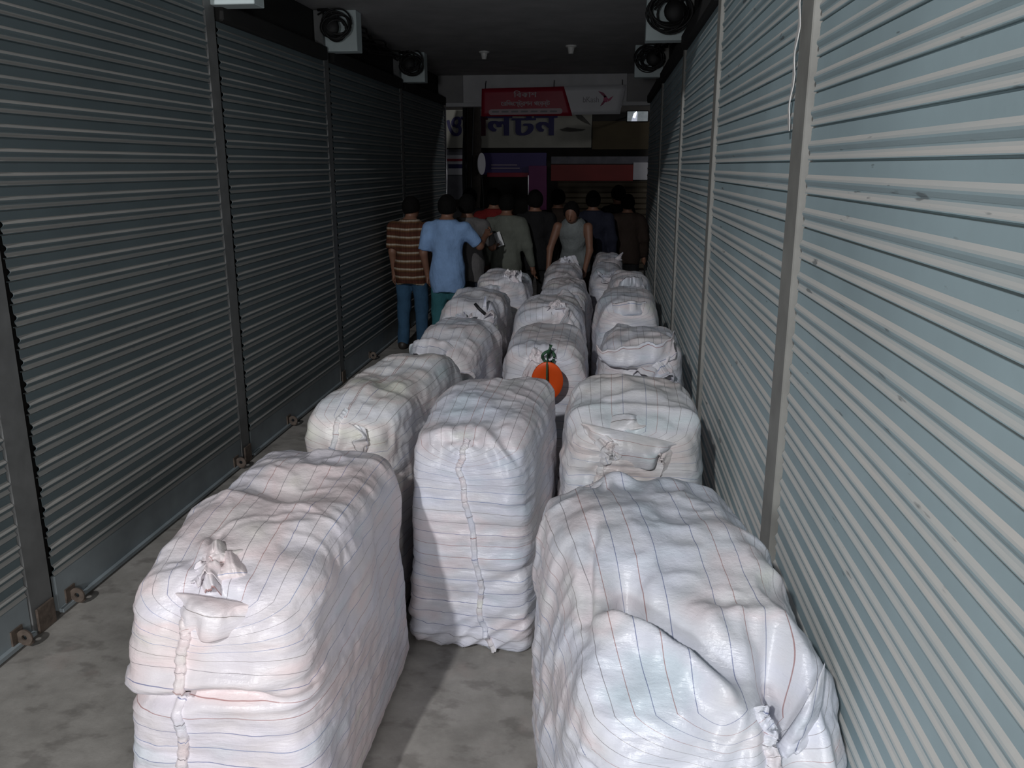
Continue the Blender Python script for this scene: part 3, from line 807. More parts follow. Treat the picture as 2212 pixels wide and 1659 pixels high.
s = place(-0.195, 0.49, 3.46, 4.28, 1.02, 12, 'white sack second from the front in the right column, big gathered ruffle on its front', 0.0125,
          p=4.8, knots=[(-.08, .80, .20, .013, 9, 'front')], creases=[(.62, -.1, .26, .014, .02)], crease=.009, lump=.022, front_slope=.06)
s.seam([(-.52, .10), (-.50, .42), (-.42, .62), (-.2, .72)], 0.032, 0.009, 40, 8)
s.flap(-.10, .97, u=(1, -.03, -.18), w=(0.05, -.45, -.80), wid=.46, hei=.15, seed=81, curl=.25, ruff=.020, point=.15, sink=-.004)
s.flap(-.30, .98, u=(1, -.1, .25), w=(0.0, -.1, .95), wid=.30, hei=.06, seed=84, curl=1.1, ruff=.014, point=.2, sink=.004)
s.crumple(-.28, .74, r=.07, n=6, seed=82, up=(.1, -.9, .25))
s.flap(.42, .80, u=(1, -.2, -.45), w=(.1, -.75, .2), wid=.18, hei=.07, seed=83, curl=.5, ruff=.01, point=.5)

s = place(-0.065, 0.52, 4.78, 5.62, 1.02, 13, 'white sack third in the right column, twisted mouth torn open in two dark folds', 0.016, p=5, crease=.009, lump=.02, front_slope=.03)
s.flap(-.1, .86, u=(1, 0, 0), w=(0, -.75, .4), wid=.46, hei=.13, seed=91, curl=.6, ruff=.03)
s.flap(.45, .74, u=(.9, -.1, -.5), w=(-.2, -.85, .3), wid=.30, hei=.11, seed=92, curl=.4, ruff=.03)
s.crumple(.30, .90, r=.09, n=6, seed=93, up=(.1, -.6, .7))

s = place(-0.095, 0.45, 6.08, 7.10, 1.06, 14, 'white sack fourth in the right column, dark slit beside the flap on its front', 0.018, p=4.2, crease=.006, lump=.02)
s.flap(.0, .92, u=(1, 0, .05), w=(.0, -.6, .7), wid=.32, hei=.11, seed=101, curl=.5, ruff=.008, point=.2)
s.flap(.28, .52, u=(.35, 0, 1), w=(-.6, -.8, .1), wid=.26, hei=.06, seed=102, curl=.5, ruff=.004)

s = place(0.00, 0.46, 7.35, 8.60, 1.06, 15, 'dim white sack fifth in the right column, next to the right shutters', 0.02, p=4.0, crease=.007, lump=.028)
s.flap(.05, .95, u=(1, 0, .05), w=(.0, -.5, .7), wid=.28, hei=.12, seed=111, curl=.5, point=.3)
s.flap(-.25, .60, u=(.2, 0, 1), w=(-.6, -.8, .1), wid=.18, hei=.05, seed=112, curl=.5)

s = place(-0.17, 0.24, 8.76, 9.62, 0.985, 16, 'dark grey looking sack sixth in the right column, in front of the farthest one', 0.024, p=4.2, crease=.01, lump=.035)
s.tuft(.2, .95, axis=(.1, -.7, .5), ln=.08, r0=.04, r1=.11, pleats=6, seed=121)
s = place(-0.17, 0.24, 9.74, 10.75, 0.99, 17, 'farthest sack of the right column, one cloth corner sticking up', 0.024, p=4.2, crease=.01, lump=.03)
s.flap(.55, None, -.6, u=(1, -.2, .2), w=(.6, -.1, .9), wid=.16, hei=.15, seed=131, point=.75, ruff=.006)

# ------------------------------------------------------------------ people (one skin surface each, from a distance field)
def surface_nets(D, org, h):
    """D: field on a grid (neg inside). returns verts, quads"""
    ins = D < 0
    nx, ny, nz = D.shape
    c = np.zeros((nx - 1, ny - 1, nz - 1), int)
    for i in (0, 1):
        for j in (0, 1):
            for k in (0, 1): c += ins[i:nx - 1 + i, j:ny - 1 + j, k:nz - 1 + k]
    act = (c > 0) & (c < 8); ids = -np.ones(act.shape, int); I = np.argwhere(act); ids[act] = np.arange(len(I))
    acc = np.zeros((len(I), 3)); cnt = np.zeros(len(I))
    corners = [(i, j, k) for i in (0, 1) for j in (0, 1) for k in (0, 1)]
    for p in range(8):
        for q in range(p + 1, 8):
            a, b = corners[p], corners[q]
            if sum(abs(x - y) for x, y in zip(a, b)) != 1: continue
            da = D[I[:, 0] + a[0], I[:, 1] + a[1], I[:, 2] + a[2]]; db = D[I[:, 0] + b[0], I[:, 1] + b[1], I[:, 2] + b[2]]
            m = (da < 0) != (db < 0); t = np.where(m, da / np.where(m, da - db, 1), 0)[:, None]
            acc += np.where(m[:, None], np.array(a) * (1 - t) + np.array(b) * t, 0); cnt += m
    V = org + (I + acc / cnt[:, None]) * h
    Q = []
    def emit(mask, flip, a, b, c2, d):
        q = np.stack([a, b, c2, d], 1); ok = (q >= 0).all(1); q = q[ok]; fl = flip[ok]
        q[fl] = q[fl][:, ::-1]; Q.append(q)
    e = np.argwhere(ins[:-1, 1:-1, 1:-1] != ins[1:, 1:-1, 1:-1]); x, y, z = e[:, 0], e[:, 1] + 1, e[:, 2] + 1
    emit(None, ~ins[x, y, z], ids[x, y - 1, z - 1], ids[x, y, z - 1], ids[x, y, z], ids[x, y - 1, z])
    e = np.argwhere(ins[1:-1, :-1, 1:-1] != ins[1:-1, 1:, 1:-1]); x, y, z = e[:, 0] + 1, e[:, 1], e[:, 2] + 1
    emit(None, ~ins[x, y, z], ids[x - 1, y, z - 1], ids[x - 1, y, z], ids[x, y, z], ids[x, y, z - 1])
    e = np.argwhere(ins[1:-1, 1:-1, :-1] != ins[1:-1, 1:-1, 1:]); x, y, z = e[:, 0] + 1, e[:, 1] + 1, e[:, 2]
    emit(None, ~ins[x, y, z], ids[x - 1, y - 1, z], ids[x, y - 1, z], ids[x, y, z], ids[x - 1, y, z])
    return V, np.concatenate(Q)

def smin(a, b, k):
    h = np.clip(0.5 + 0.5 * (b - a) / k, 0, 1); return b * (1 - h) + a * h - k * h * (1 - h)
def cap(P, a, b, r1, r2):
    a = np.asarray(a, float); b = np.asarray(b, float); ab = b - a
    t = np.clip(((P - a) @ ab) / max(ab @ ab, 1e-9), 0, 1)
    return np.linalg.norm(P - a - t[..., None] * ab, axis=-1) - (r1 + (r2 - r1) * t)
def ell(P, c, r):
    r = np.asarray(r, float); q = (P - np.asarray(c, float)) / r
    k0 = np.linalg.norm(q, axis=-1); k1 = np.linalg.norm(q / r, axis=-1) + 1e-9
    return k0 * (k0 - 1) / k1
def grid(lo, hi, h):
    ax = [np.arange(l, u + h, h) for l, u in zip(lo, hi)]
    return np.stack(np.meshgrid(*ax, indexing='ij'), -1), np.array(lo, float)

def cloth(name, col, rough=0.85, fn=None):
    m, nt, b = new_mat(name); v = mapping(nt)
    f = noise_n(nt, v, 9, 4)
    r = ramp(nt, [(0.3, tuple(c * 0.88 for c in col)), (0.7, tuple(min(1, c * 1.1) for c in col))]); nt.links.new(f, r.inputs['Fac'])
    out = r.outputs['Color']
    if fn: out = fn(nt, out)
    nt.links.new(out, b.inputs['Base Color']); b.inputs['Roughness'].default_value = rough; b.inputs['Specular IOR Level'].default_value = 0.2
    bump(nt, b, noise_n(nt, mapping(nt, (1, 1, .6)), 16, 3), 0.5, 0.03)
    return m
def stripes_fn(nt, base):
    v = mapping(nt); sp = nt.nodes.new('ShaderNodeSeparateXYZ'); nt.links.new(v, sp.inputs[0])
    z = math_n(nt, 'FRACT', math_n(nt, 'DIVIDE', math_n(nt, 'ADD', sp.outputs['Z'], math_n(nt, 'MULTIPLY', noise_n(nt, v, 4, 2), 0.03)), 0.086))
    r = ramp(nt, [(0.0, (0.16, 0.055, 0.035)), (0.40, (0.115, 0.05, 0.03)), (0.60, (0.24, 0.13, 0.06)), (0.72, (0.62, 0.55, 0.45)), (0.84, (0.62, 0.55, 0.45)), (0.9, (0.14, 0.06, 0.03))]); nt.links.new(z, r.inputs['Fac'])
    x = math_n(nt, 'FRACT', math_n(nt, 'DIVIDE', sp.outputs['X'], 0.062))
    r2 = ramp(nt, [(0.0, (.65, .65, .65)), (0.4, (.5, .47, .46)), (0.5, (.75, .7, .68)), (0.6, (.5, .47, .46))]); nt.links.new(x, r2.inputs['Fac'])
    return mixc(nt, 1.0, r.outputs['Color'], r2.outputs['Color'], 'MULTIPLY')
M['skin'] = plain('skin', (0.20, 0.10, 0.065), 0.55, 0.08, 12)
M['hair'] = plain('hair', (0.005, 0.0045, 0.0045), 0.8, 0.3, 50, spec=0.15, bmp=0.5)
M['shoe'] = plain('shoe_leather', (0.03, 0.025, 0.022), 0.5, 0.2, 20)
M['phone'] = plain('white_paper', (0.75, 0.76, 0.78), 0.5, 0.04, 10)
def jeans(name, c): return cloth(name, c, 0.9)

def person(x, y, H, heading, label, shirt, trousers, pose=None, hem=0.44, sleeve='short', step=0.016, lean=0.0, bald=False, broad=1.0, head_turn=0.0, head_nod=0.0, legs=0.09):
    """standing figure, local +y is where it faces. pose: elbow/wrist offsets per side in units of height"""
    root = empty('person', (x, y, 0), heading); tag(root, label, 'person', 'people at the far end of the alley')
    pose = pose or {}
    h = H
    hip = np.array([0, 0, 0.53 * h]); 
    ln = np.array([math.sin(0), math.sin(lean), math.cos(lean)])
    chest = hip + ln * 0.20 * h; neck = hip + ln * 0.315 * h; 
    hd_dir = np.array([0.0, math.sin(lean * 0.6 + head_nod), math.cos(lean * 0.6 + head_nod)])
    head = neck + hd_dir * 0.095 * h + np.array([0, 0.012 * h, 0])
    sw = 0.112 * h * broad
    fwd = np.array([0, math.cos(lean), -math.sin(lean)])
    J = {}
    for sd, sg in (('L', -1), ('R', 1)):
        sh = hip + ln * 0.288 * h + np.array([sg * sw, 0, 0])
        el = sh + np.array(pose.get(sd + 'e', (sg * 0.035, -0.01, -0.165))) * h
        wr = el + np.array(pose.get(sd + 'w', (sg * 0.005, 0.035, -0.145))) * h
        J[sd] = (sh, el, wr)
        hp = hip + np.array([sg * 0.052 * h, 0, -0.01 * h]); kn = np.array([sg * (0.055 * h + legs * .15), pose.get('k' + sd, 0.012) * h, 0.285 * h]); an = np.array([sg * (0.05 * h + legs * .3), pose.get('a' + sd, -0.015) * h, 0.045 * h])
        J['l' + sd] = (hp, kn, an)
    R = 0.062 * h
    ct, snn = math.cos(head_turn), math.sin(head_turn)
    hf = np.array([-snn, ct, -math.sin(head_nod + lean * .5)])        # face direction
    hr = np.array([ct, snn, 0])
    def head_sdf(P, o=0.0):
        d = ell(P, head + np.array([0, -0.004 * h, 0.006 * h]), (0.049 * h + o, 0.060 * h + o, 0.064 * h + o))
        return d
    def body_sdf(P):
        d = smin(ell(P, chest + np.array([0, 0, .035 * h]), (0.098 * h * broad, 0.066 * h, 0.120 * h)), ell(P, hip + ln * 0.06 * h, (0.086 * h, 0.060 * h, 0.10 * h)), 0.05 * h)
        d = smin(d, ell(P, hip, (0.092 * h, 0.066 * h, 0.075 * h)), 0.04 * h)
        d = smin(d, cap(P, neck - ln * .02 * h, head - hd_dir * .03 * h, 0.034 * h, 0.031 * h), 0.02 * h)
        hd = head_sdf(P)
        hd = smin(hd, ell(P, head + hf * 0.022 * h - hd_dir * .036 * h, (0.034 * h, 0.036 * h, 0.034 * h)), 0.02 * h)          # jaw
        hd = smin(hd, cap(P, head + hf * .056 * h + hd_dir * .006 * h, head + hf * .068 * h - hd_dir * .016 * h, .006 * h, .010 * h), 0.01 * h)  # nose
        for sg in (-1, 1):
            hd = smin(hd, ell(P, head + hr * sg * .050 * h, (0.009 * h, 0.016 * h, 0.020 * h)), 0.006 * h)                      # ears
            hd = -smin(-hd, ell(P, head + hf * .060 * h + hr * sg * .020 * h + hd_dir * .006 * h, (0.011 * h,) * 3), 0.006 * h)  # eye sockets
        d = smin(d, hd, 0.015 * h)
        for sd, sg in (('L', -1), ('R', 1)):
            sh, el, wr = J[sd]
            d = smin(d, cap(P, sh, el, 0.033 * h, 0.025 * h), 0.03 * h); d = smin(d, cap(P, el, wr, 0.026 * h, 0.017 * h), 0.012 * h)
            dv = (wr - el); dv = dv / np.linalg.norm(dv); side = np.cross(dv, [0, 0.3, 1.0] if abs(dv[2]) < .8 else [1.0, 0, 0]); side = side / np.linalg.norm(side); nn = np.cross(side, dv)
            pc = wr + dv * 0.030 * h
            d = smin(d, cap(P, wr, pc + dv * .018 * h, 0.016 * h, 0.021 * h), 0.01 * h)
            for k in range(4):
                b0 = pc + dv * .022 * h + side * ((k - 1.5) * 0.0115 * h); L1 = (0.024, 0.028, 0.026, 0.020)[k] * h
                b1 = b0 + dv * L1 + nn * 0.004 * h; b2 = b1 + dv * L1 * .7 + nn * .014 * h
                d = np.minimum(d, np.minimum(cap(P, b0, b1, .0062 * h, .0058 * h), cap(P, b1, b2, .0058 * h, .005 * h)))
            t0 = wr + dv * .016 * h + side * .014 * h; t1 = t0 + side * .018 * h + dv * .018 * h; t2 = t1 + dv * .022 * h
            d = smin(d, np.minimum(cap(P, t0, t1, .0078 * h, .007 * h), cap(P, t1, t2, .007 * h, .0058 * h)), .004 * h)
            hp, kn, an = J['l' + sd]
            d = smin(d, cap(P, hp, kn, 0.052 * h, 0.034 * h), 0.025 * h); d = smin(d, cap(P, kn, an, 0.034 * h, 0.022 * h), 0.015 * h)
            d = smin(d, cap(P, an + np.array([0, -.02 * h, -.022 * h]), an + np.array([sg * .012 * h, .085 * h, -.028 * h]), 0.022 * h, 0.017 * h), 0.015 * h)
        return d
    allp = np.array([q for k in J for q in J[k]] + [head, neck])
    lo = allp.min(0) - 0.16; hi = allp.max(0) + 0.16; lo[2] = -0.03
    P, org = grid(lo, hi, step)
    B = body_sdf(P)
    V, Q = surface_nets(B, org, step); V[:, 2] = np.maximum(V[:, 2], 0.002)
    body = mesh_obj('body', V, Q, M['skin'], root, True)
    # shirt: looser shell over trunk and sleeves, cut at collar, cuffs and hem
    nz = 0.012 * vnoise(P.reshape(-1, 3) * 9 + x * 3, int(abs(x) * 91) + 3).reshape(P.shape[:3])
    t = smin(ell(P, chest + np.array([0, 0, .03 * h]), (0.108 * h * broad, 0.082 * h, 0.130 * h)), ell(P, hip + ln * .05 * h, (0.102 * h * broad, 0.080 * h, 0.13 * h)), 0.06 * h)
    hz = hem * h
    t = smin(t, ell(P, hip + np.array([0, 0, -.02 * h]), (.116 * h * broad, .092 * h, .17 * h)), 0.03 * h)
    t = smin(t, cap(P, neck - ln * .035 * h, neck + ln * .005 * h, .060 * h, .041 * h), 0.05 * h)
    for sd in 'LR':
        sh, el, wr = J[sd]
        if sleeve == 'none': continue
        slv = cap(P, sh + np.array([0, 0, -.01 * h]), el, .046 * h, .039 * h)
        if sleeve == 'long': slv = smin(slv, cap(P, el, el + (wr - el) * .92, .038 * h, .027 * h), .015 * h)
        else:
            ax = (el - sh) / np.linalg.norm(el - sh); slv = np.maximum(slv, (P - (sh + (el - sh) * .88)) @ ax)
        t = smin(t, slv, .035 * h)
    t = t + nz
    t = np.maximum(t, hz + 0.02 * np.cos(P[..., 0] * 14) - P[..., 2]); 
    t = np.maximum(t, (P - (neck + ln * .022 * h)) @ ln)
    V, Q = surface_nets(t, org, step); mesh_obj('shirt', V, Q, shirt, root, True)
    # trousers
    t = ell(P, hip + np.array([0, 0, -.005 * h]), (0.100 * h, 0.074 * h, 0.085 * h))
    for sd in 'LR':
        hp, kn, an = J['l' + sd]
        t = smin(t, cap(P, hp, kn, 0.060 * h, 0.045 * h), .025 * h); t = smin(t, cap(P, kn, an, 0.045 * h, 0.038 * h), .02 * h)
    t = np.maximum(t + nz * .7, P[..., 2] - 0.565 * h); t = np.maximum(t, 0.030 * h - P[..., 2])
    V, Q = surface_nets(t, org, step); mesh_obj('trousers', V, Q, trousers, root, True)
    # hair
    g, go = grid(head - 0.11 * h, head + 0.11 * h, step * 0.6)
    d = head_sdf(g, 0.009 * h) + 0.004 * vnoise(g.reshape(-1, 3) * 40, 5).reshape(g.shape[:3])
    face = (g - head) @ hf - 0.030 * h - 0.25 * ((g - head) @ hd_dir); low = -((g - head) @ hd_dir) - 0.030 * h + 0.1 * ((g - head) @ hf) * 4
    d = np.maximum(np.maximum(d, face), low)
    V, Q = surface_nets(d, go, step * 0.6); mesh_obj('hair', V, Q, M['hair'], root, True)
    for sd, sg in (('L', -1), ('R', 1)):
        an = J['l' + sd][2]; gl = an + np.array([-.08, -.10, -.12]); g, go = grid(gl, an + np.array([.08, .22, .06]), .012)
        d = smin(cap(g, an + np.array([0, -.02 * h, -.020 * h]), an + np.array([sg * .012 * h, .09 * h, -.024 * h]), .029 * h, .024 * h), ell(g, an, (.03 * h, .035 * h, .03 * h)), .02 * h)
        d = np.maximum(d, g[..., 2] - .055 * h); d = np.maximum(d, 0.003 - g[..., 2])
        V, Q = surface_nets(d, go, .012); mesh_obj('shoe', V, Q, M['shoe'], root, True)
    return root, J

R_ = math.radians
navy = cloth('navy_cloth', (0.018, 0.02, 0.035)); black = cloth('black_cloth', (0.014, 0.014, 0.015)); brown = cloth('brown_cloth', (0.028, 0.019, 0.015))
denim = cloth('denim', (0.035, 0.085, 0.15)); teal = cloth('teal_trousers', (0.035, 0.13, 0.15)); darkj = cloth('dark_jeans', (0.02, 0.026, 0.04))
person(-2.12, 9.15, 1.66, R_(-6), 'person by the left wall in a brown and cream striped shirt and jeans, back turned', cloth('striped_shirt', (.2, .1, .06), fn=stripes_fn), denim, step=.0145, head_nod=.25, head_turn=-.4, pose={'Le': (-.012, -.01, -.165), 'Re': (.008, -.02, -.165)})
rt_, J_ = person(-1.645, 8.78, 1.685, R_(-4), 'person in a light blue shirt, back turned, right forearm raised', cloth('light_blue_shirt', (0.23, 0.37, 0.62)), teal,
       pose={'Re': (.085, .05, -.115), 'Rw': (.01, .12, .05), 'Le': (-.040, -.005, -.160), 'Lw': (.01, .05, -.14)}, hem=.415, step=.0145, head_nod=.15)
person(-1.53, 9.40, 1.67, R_(0), 'person in a grey shirt behind the one in light blue, arm bent forward', cloth('grey_shirt', (0.13, 0.125, 0.125)), darkj,
       pose={'Re': (.05, .04, -.15), 'Rw': (.0, .12, .0)}, sleeve='short', step=.018)
m = MB(); m.box(-.04, .04, -.006, .006, -.085, .085, .004); o = m.build('paper_slip', M['phone']); o.location = (-1.235, 9.86, 1.17); o.rotation_euler = (.1, -.35, .2)
tag(o, 'small white slip in the hand of the person in grey', 'paper')
person(-1.42, 10.85, 1.70, R_(0), 'person in a dark red shirt between the grey and the grey-green shirts', cloth('red_shirt', (0.16, 0.014, 0.014)), black, step=.018)
person(-1.175, 10.08, 1.655, R_(-8), 'person in a pale grey-green long-sleeved shirt, back turned, in the middle', cloth('sage_shirt', (0.13, 0.14, 0.12)), black,
       pose={'Re': (.045, .0, -.165), 'Rw': (.03, .03, -.15)}, sleeve='long', hem=.45, step=.016, head_nod=.2)
person(-0.86, 10.45, 1.69, R_(10), 'person in black, right of the grey-green shirt', black, black, sleeve='long', step=.018)
person(-0.36, 10.35, 1.64, R_(172), 'person in a pale vest bending over a far sack, dark arm reaching down', cloth('pale_vest', (0.19, 0.21, 0.21)), brown,
       pose={'Le': (-.02, .04, -.165), 'Lw': (.02, .07, -.125), 'Re': (.05, .02, -.16)}, sleeve='none', lean=.42, head_nod=.3, step=.016)
person(-0.64, 11.4, 1.68, R_(-10), 'person with dark hair standing behind the bending one', brown, black, step=.02)
person(-0.17, 11.15, 1.665, R_(0), 'broad person in navy, back turned, right of the bending one', navy, black, sleeve='long', broad=1.08, hem=.42, step=.018)
person(0.17, 12.15, 1.71, R_(30), 'person in dark clothes near the right wall at the back', black, darkj, sleeve='long', step=.02)
person(0.285, 11.58, 1.61, R_(5), 'person in dark brown, closest to the right wall beside the last sack', brown, black, sleeve='long', step=.02)
person(-1.80, 11.3, 1.69, R_(10), 'person in black whose head shows above the light blue shirt', black, darkj, sleeve='long', step=.02)

# ------------------------------------------------------------------ far mouth of the alley and the shops across the street
M['white_paint'] = plain('white_paint', (0.66, 0.66, 0.68), 0.7, 0.08, 4)
M['facade'] = plain('facade_dark', (0.055, 0.05, 0.045), 0.85, 0.25, 2)
M['vinyl_white'] = plain('vinyl_white', (0.82, 0.82, 0.86), 0.45, 0.05, 3)
M['vinyl_red'] = plain('vinyl_red', (0.42, 0.012, 0.045), 0.45, 0.10, 3)
M['vinyl_pink'] = plain('vinyl_pink', (0.55, 0.04, 0.16), 0.45, 0.05, 3)
M['vinyl_maroon'] = plain('vinyl_maroon', (0.30, 0.02, 0.09), 0.45, 0.05, 3)
M['ink_grey'] = plain('ink_grey', (0.30, 0.28, 0.31), 0.5, 0.05, 3)
M['letter_pale'] = plain('letter_pale', (0.62, 0.5, 0.54), 0.5, 0.05, 3)
M['board_cream'] = plain('board_cream', (0.50, 0.49, 0.42), 0.6, 0.18, 1.5)
M['letter_blue'] = plain('letter_blue', (0.035, 0.030, 0.16), 0.5, 0.1, 4)
M['letter_maroon'] = plain('letter_dark_maroon', (0.10, 0.015, 0.04), 0.5, 0.1, 4)
M['sign_purple'] = plain('sign_purple', (0.10, 0.075, 0.26), 0.5, 0.15, 2)
M['sign_magenta'] = plain('sign_magenta', (0.26, 0.05, 0.19), 0.5, 0.15, 2)
M['sign_red'] = plain('sign_red', (0.30, 0.035, 0.03), 0.5, 0.2, 2)
M['panel_olive'] = plain('panel_olive', (0.10, 0.075, 0.035), 0.6, 0.2, 2)
M['grey_board'] = plain('grey_board', (0.22, 0.22, 0.25), 0.6, 0.2, 6)
M['steel'] = plain('bright_steel', (0.72, 0.72, 0.74), 0.3, 0.05, 6, metallic=0.9)
M['stain'] = plain('board_stain', (0.12, 0.115, 0.10), 0.7, 0.2, 6)
M['shop_shutter'] = plain('shop_shutter', (0.14, 0.115, 0.075), 0.6, 0.15, 3)

m = MB(); m.box(-6, 5, 16.9, 17.2, 0, 5.0); tag(m.build('wall_back', M['facade']), kind='structure')
m = MB(); m.box(-2.145, 0.25, 12.96, 13.10, 2.90, CEIL, 0.003); tag(m.build('trim_%d' % tn, M['white_paint']), kind='structure'); tn += 1
m = MB(); m.box(-2.40, 0.585, 12.93, 13.10, 2.845, 2.899, 0.003); tag(m.build('trim_%d' % tn, M['white_paint']), kind='structure'); tn += 1
m = MB(); m.box(-2.52, -2.15, 12.98, 13.10, 2.90, CEIL); m.box(0.255, 0.66, 12.98, 13.10, 2.90, CEIL); tag(m.build('trim_%d' % tn, M['plaster']), kind='structure'); tn += 1

def panel(name, x0, x1, y0, y1, z0, z1, mat, parent=None, bev=0.003):
    m = MB(); m.box(x0, x1, y0, y1, z0, z1, bev); return m.build(name, mat, parent)
def poly(name, pts, y, d, mat, parent):
    """flat printed shape with a little thickness, facing -y"""
    n = len(pts); v = [(x, y - d, z) for x, z in pts] + [(x, y, z) for x, z in pts]
    f = [tuple(range(n)), tuple(range(2 * n - 1, n - 1, -1))] + [(i, i + n, (i + 1) % n + n, (i + 1) % n) for i in range(n)]
    return mesh_obj(name, v, f, mat, parent)
def letters(txt, box, y, mat, parent, bold=0.0, name='lettering', ext=0.004, heavy=0):
    """a text shape fitted to box = x0, x1, z0, z1 on a plane facing -y, as mesh"""
    cu = bpy.data.curves.new(name, 'FONT'); cu.body = txt; cu.extrude = ext; cu.offset = bold; cu.resolution_u = 4
    o = bpy.data.objects.new(name, cu); COL.objects.link(o)
    me = bpy.data.meshes.new_from_object(o.evaluated_get(bpy.context.evaluated_depsgraph_get()))
    bpy.data.objects.remove(o); bpy.data.curves.remove(cu)
    n = len(me.vertices)
    if n == 0: return None
    co = np.empty(n * 3, np.float32); me.vertices.foreach_get('co', co); co = co.reshape(-1, 3)
    lo, hi = co.min(0), co.max(0); x0, x1, z0, z1 = box
    out = np.stack([x0 + (co[:, 0] - lo[0]) / (hi[0] - lo[0]) * (x1 - x0), y - (co[:, 2] - lo[2]), z0 + (co[:, 1] - lo[1]) / (hi[1] - lo[1]) * (z1 - z0)], 1)
    me.vertices.foreach_set('co', out.astype(np.float32).reshape(-1)); me.update()
    if heavy:        # heavier strokes: the same outline struck three times side by side
        V = []; Fs = []; b0 = np.array([p.vertices[:] for p in me.polygons], dtype=object)
        for k, dx in enumerate((0, -heavy, heavy, -heavy * .5, heavy * .5)):
            nb = len(V); sh = np.array([dx, -0.0006 * k, 0]); V += [tuple(q) for q in out + sh]; Fs += [tuple(i + nb for i in p) for p in b0]
        me = bpy.data.meshes.new(name); me.from_pydata(V, [], Fs); me.update()
    me.materials.clear(); me.materials.append(mat)
    o = bpy.data.objects.new(name, me); COL.objects.link(o); o.parent = parent; return o

# red and white banner under the lintel
b_ = empty('banner', (0, 0, 0)); tag(b_, 'red and white banner with a small bird emblem hung under the white lintel', 'banner')
Yb = 12.86
def sheet(pts_top, pts_bot, y, d, mat, name, parent, seed=1):
    n = 24; v = []; f = []
    for i in range(n + 1):
        t = i / n
        for j in range(7):
            s_ = j / 6
            x = (pts_top[0][0] * (1 - t) + pts_top[1][0] * t) * (1 - s_) + (pts_bot[0][0] * (1 - t) + pts_bot[1][0] * t) * s_
            z = (pts_top[0][1] * (1 - t) + pts_top[1][1] * t) * (1 - s_) + (pts_bot[0][1] * (1 - t) + pts_bot[1][1] * t) * s_
            wv = 0.008 * math.sin(x * 7) * (s_ - .3)
            v.append((x, y + wv - d, z)); v.append((x, y + wv, z))
    k = 14
    for i in range(n):
        for j in range(6):
            a = i * k + j * 2; f.append((a, a + k, a + k + 2, a + 2)); f.append((a + 1, a + 3, a + k + 3, a + k + 1))
        a = i * k; f.append((a, a + 1, a + k + 1, a + k)); a = i * k + 12; f.append((a, a + k, a + k + 1, a + 1))
    for a0 in (0, n * k):
        for j in range(6):
            a = a0 + j * 2; f.append((a, a + 2, a + 3, a + 1))
    return mesh_obj(name, v, f, mat, parent, True)
sheet([(-1.848, 3.085), (0.232, 3.122)], [(-1.856, 2.705), (0.160, 2.722)], Yb, 0.004, M['vinyl_white'], 'banner_sheet', b_)
sheet([(-1.850, 3.087), (-0.655, 3.106)], [(-1.860, 2.70), (-0.525, 2.70)], Yb - 0.012, 0.003, M['vinyl_red'], 'red_field', b_)
letters('িবকাশ', (-1.38, -1.045, 2.962, 3.055), Yb - 0.022, M['letter_pale'], b_, 0, heavy=.004)
letters('েরিজেস্ট্রশন পেয়ন্ট', (-1.565, -0.855, 2.825, 2.925), Yb - 0.022, M['letter_pale'], b_, 0, heavy=.004)
n_ = 10; pts = []
for k in range(n_): a = math.pi / 2 + math.pi * k / (n_ - 1); pts.append((-1.71 + .04 * math.cos(a), 2.758 + .04 * math.sin(a)))
for k in range(n_): a = -math.pi / 2 + math.pi * k / (n_ - 1); pts.append((-0.71 + .04 * math.cos(a), 2.768 + .04 * math.sin(a)))
poly('white_strip', pts[::1], Yb - 0.022, 0.003, M['letter_pale'], b_)
for k in range(7): poly('printed_line', [(-1.70 + k * .142, 2.752), (-1.60 + k * .142, 2.752), (-1.60 + k * .142, 2.776), (-1.70 + k * .142, 2.776)], Yb - 0.026, 0.002, M['ink_grey'], b_)
letters('bKash', (-0.375, -0.150, 2.885, 2.962), Yb - 0.014, M['ink_grey'], b_, -0.004)
for mt, pp in ((M['vinyl_maroon'], [(-.165, 3.040), (-.085, 3.015), (-.030, 2.955), (-.070, 2.950)]), (M['vinyl_pink'], [(-.075, 2.985), (-.015, 2.935), (-.030, 2.885), (-.085, 2.895)]),
               (M['vinyl_pink'], [(-.020, 2.925), (.060, 2.975), (.020, 2.915), (-.020, 2.890)]), (M['vinyl_maroon'], [(-.085, 2.905), (-.055, 2.890), (-.090, 2.850), (-.130, 2.830)])):
    poly('bird_emblem', pp, Yb - 0.014, 0.003, mt, b_)
for x in (-1.80, -0.8, 0.18):
    m = MB(); m.tube([(x, Yb - .002, 3.085), (x, Yb + .03, 3.16), (x, 12.955, 3.20)], .006, 6); m.build('tie', M['black_string'], b_)

# shop sign board across the street
g_ = empty('sign_board', (0, 0, 0)); tag(g_, 'wide cream sign board with big blue letters across the street', 'sign')
Ys = 16.62
panel('board', -3.60, -0.315, Ys, Ys + 0.10, 2.33, 3.03, M['board_cream'], g_)
for t, bx, mt in (('ও', (-3.065, -2.80, 2.55, 2.905), 'letter_blue'), ('য়', (-2.77, -2.43, 2.50, 2.905), 'letter_blue'), ('া', (-2.425, -2.31, 2.555, 2.915), 'letter_maroon'),
                  ('ল', (-2.29, -1.84, 2.555, 2.915), 'letter_blue'), ('ট', (-1.80, -1.39, 2.555, 3.02), 'letter_blue'), ('ন', (-1.37, -0.985, 2.555, 2.915), 'letter_blue')):
    letters(t, bx, Ys - 0.002, M[mt], g_, 0, heavy=0.015 if t == 'ও' else 0.028)
poly('stain', [(-.92, 2.66), (-.78, 2.70), (-.60, 2.68), (-.42, 2.66), (-.50, 2.63), (-.72, 2.62), (-.86, 2.63)], Ys - .001, .002, M['stain'], g_)
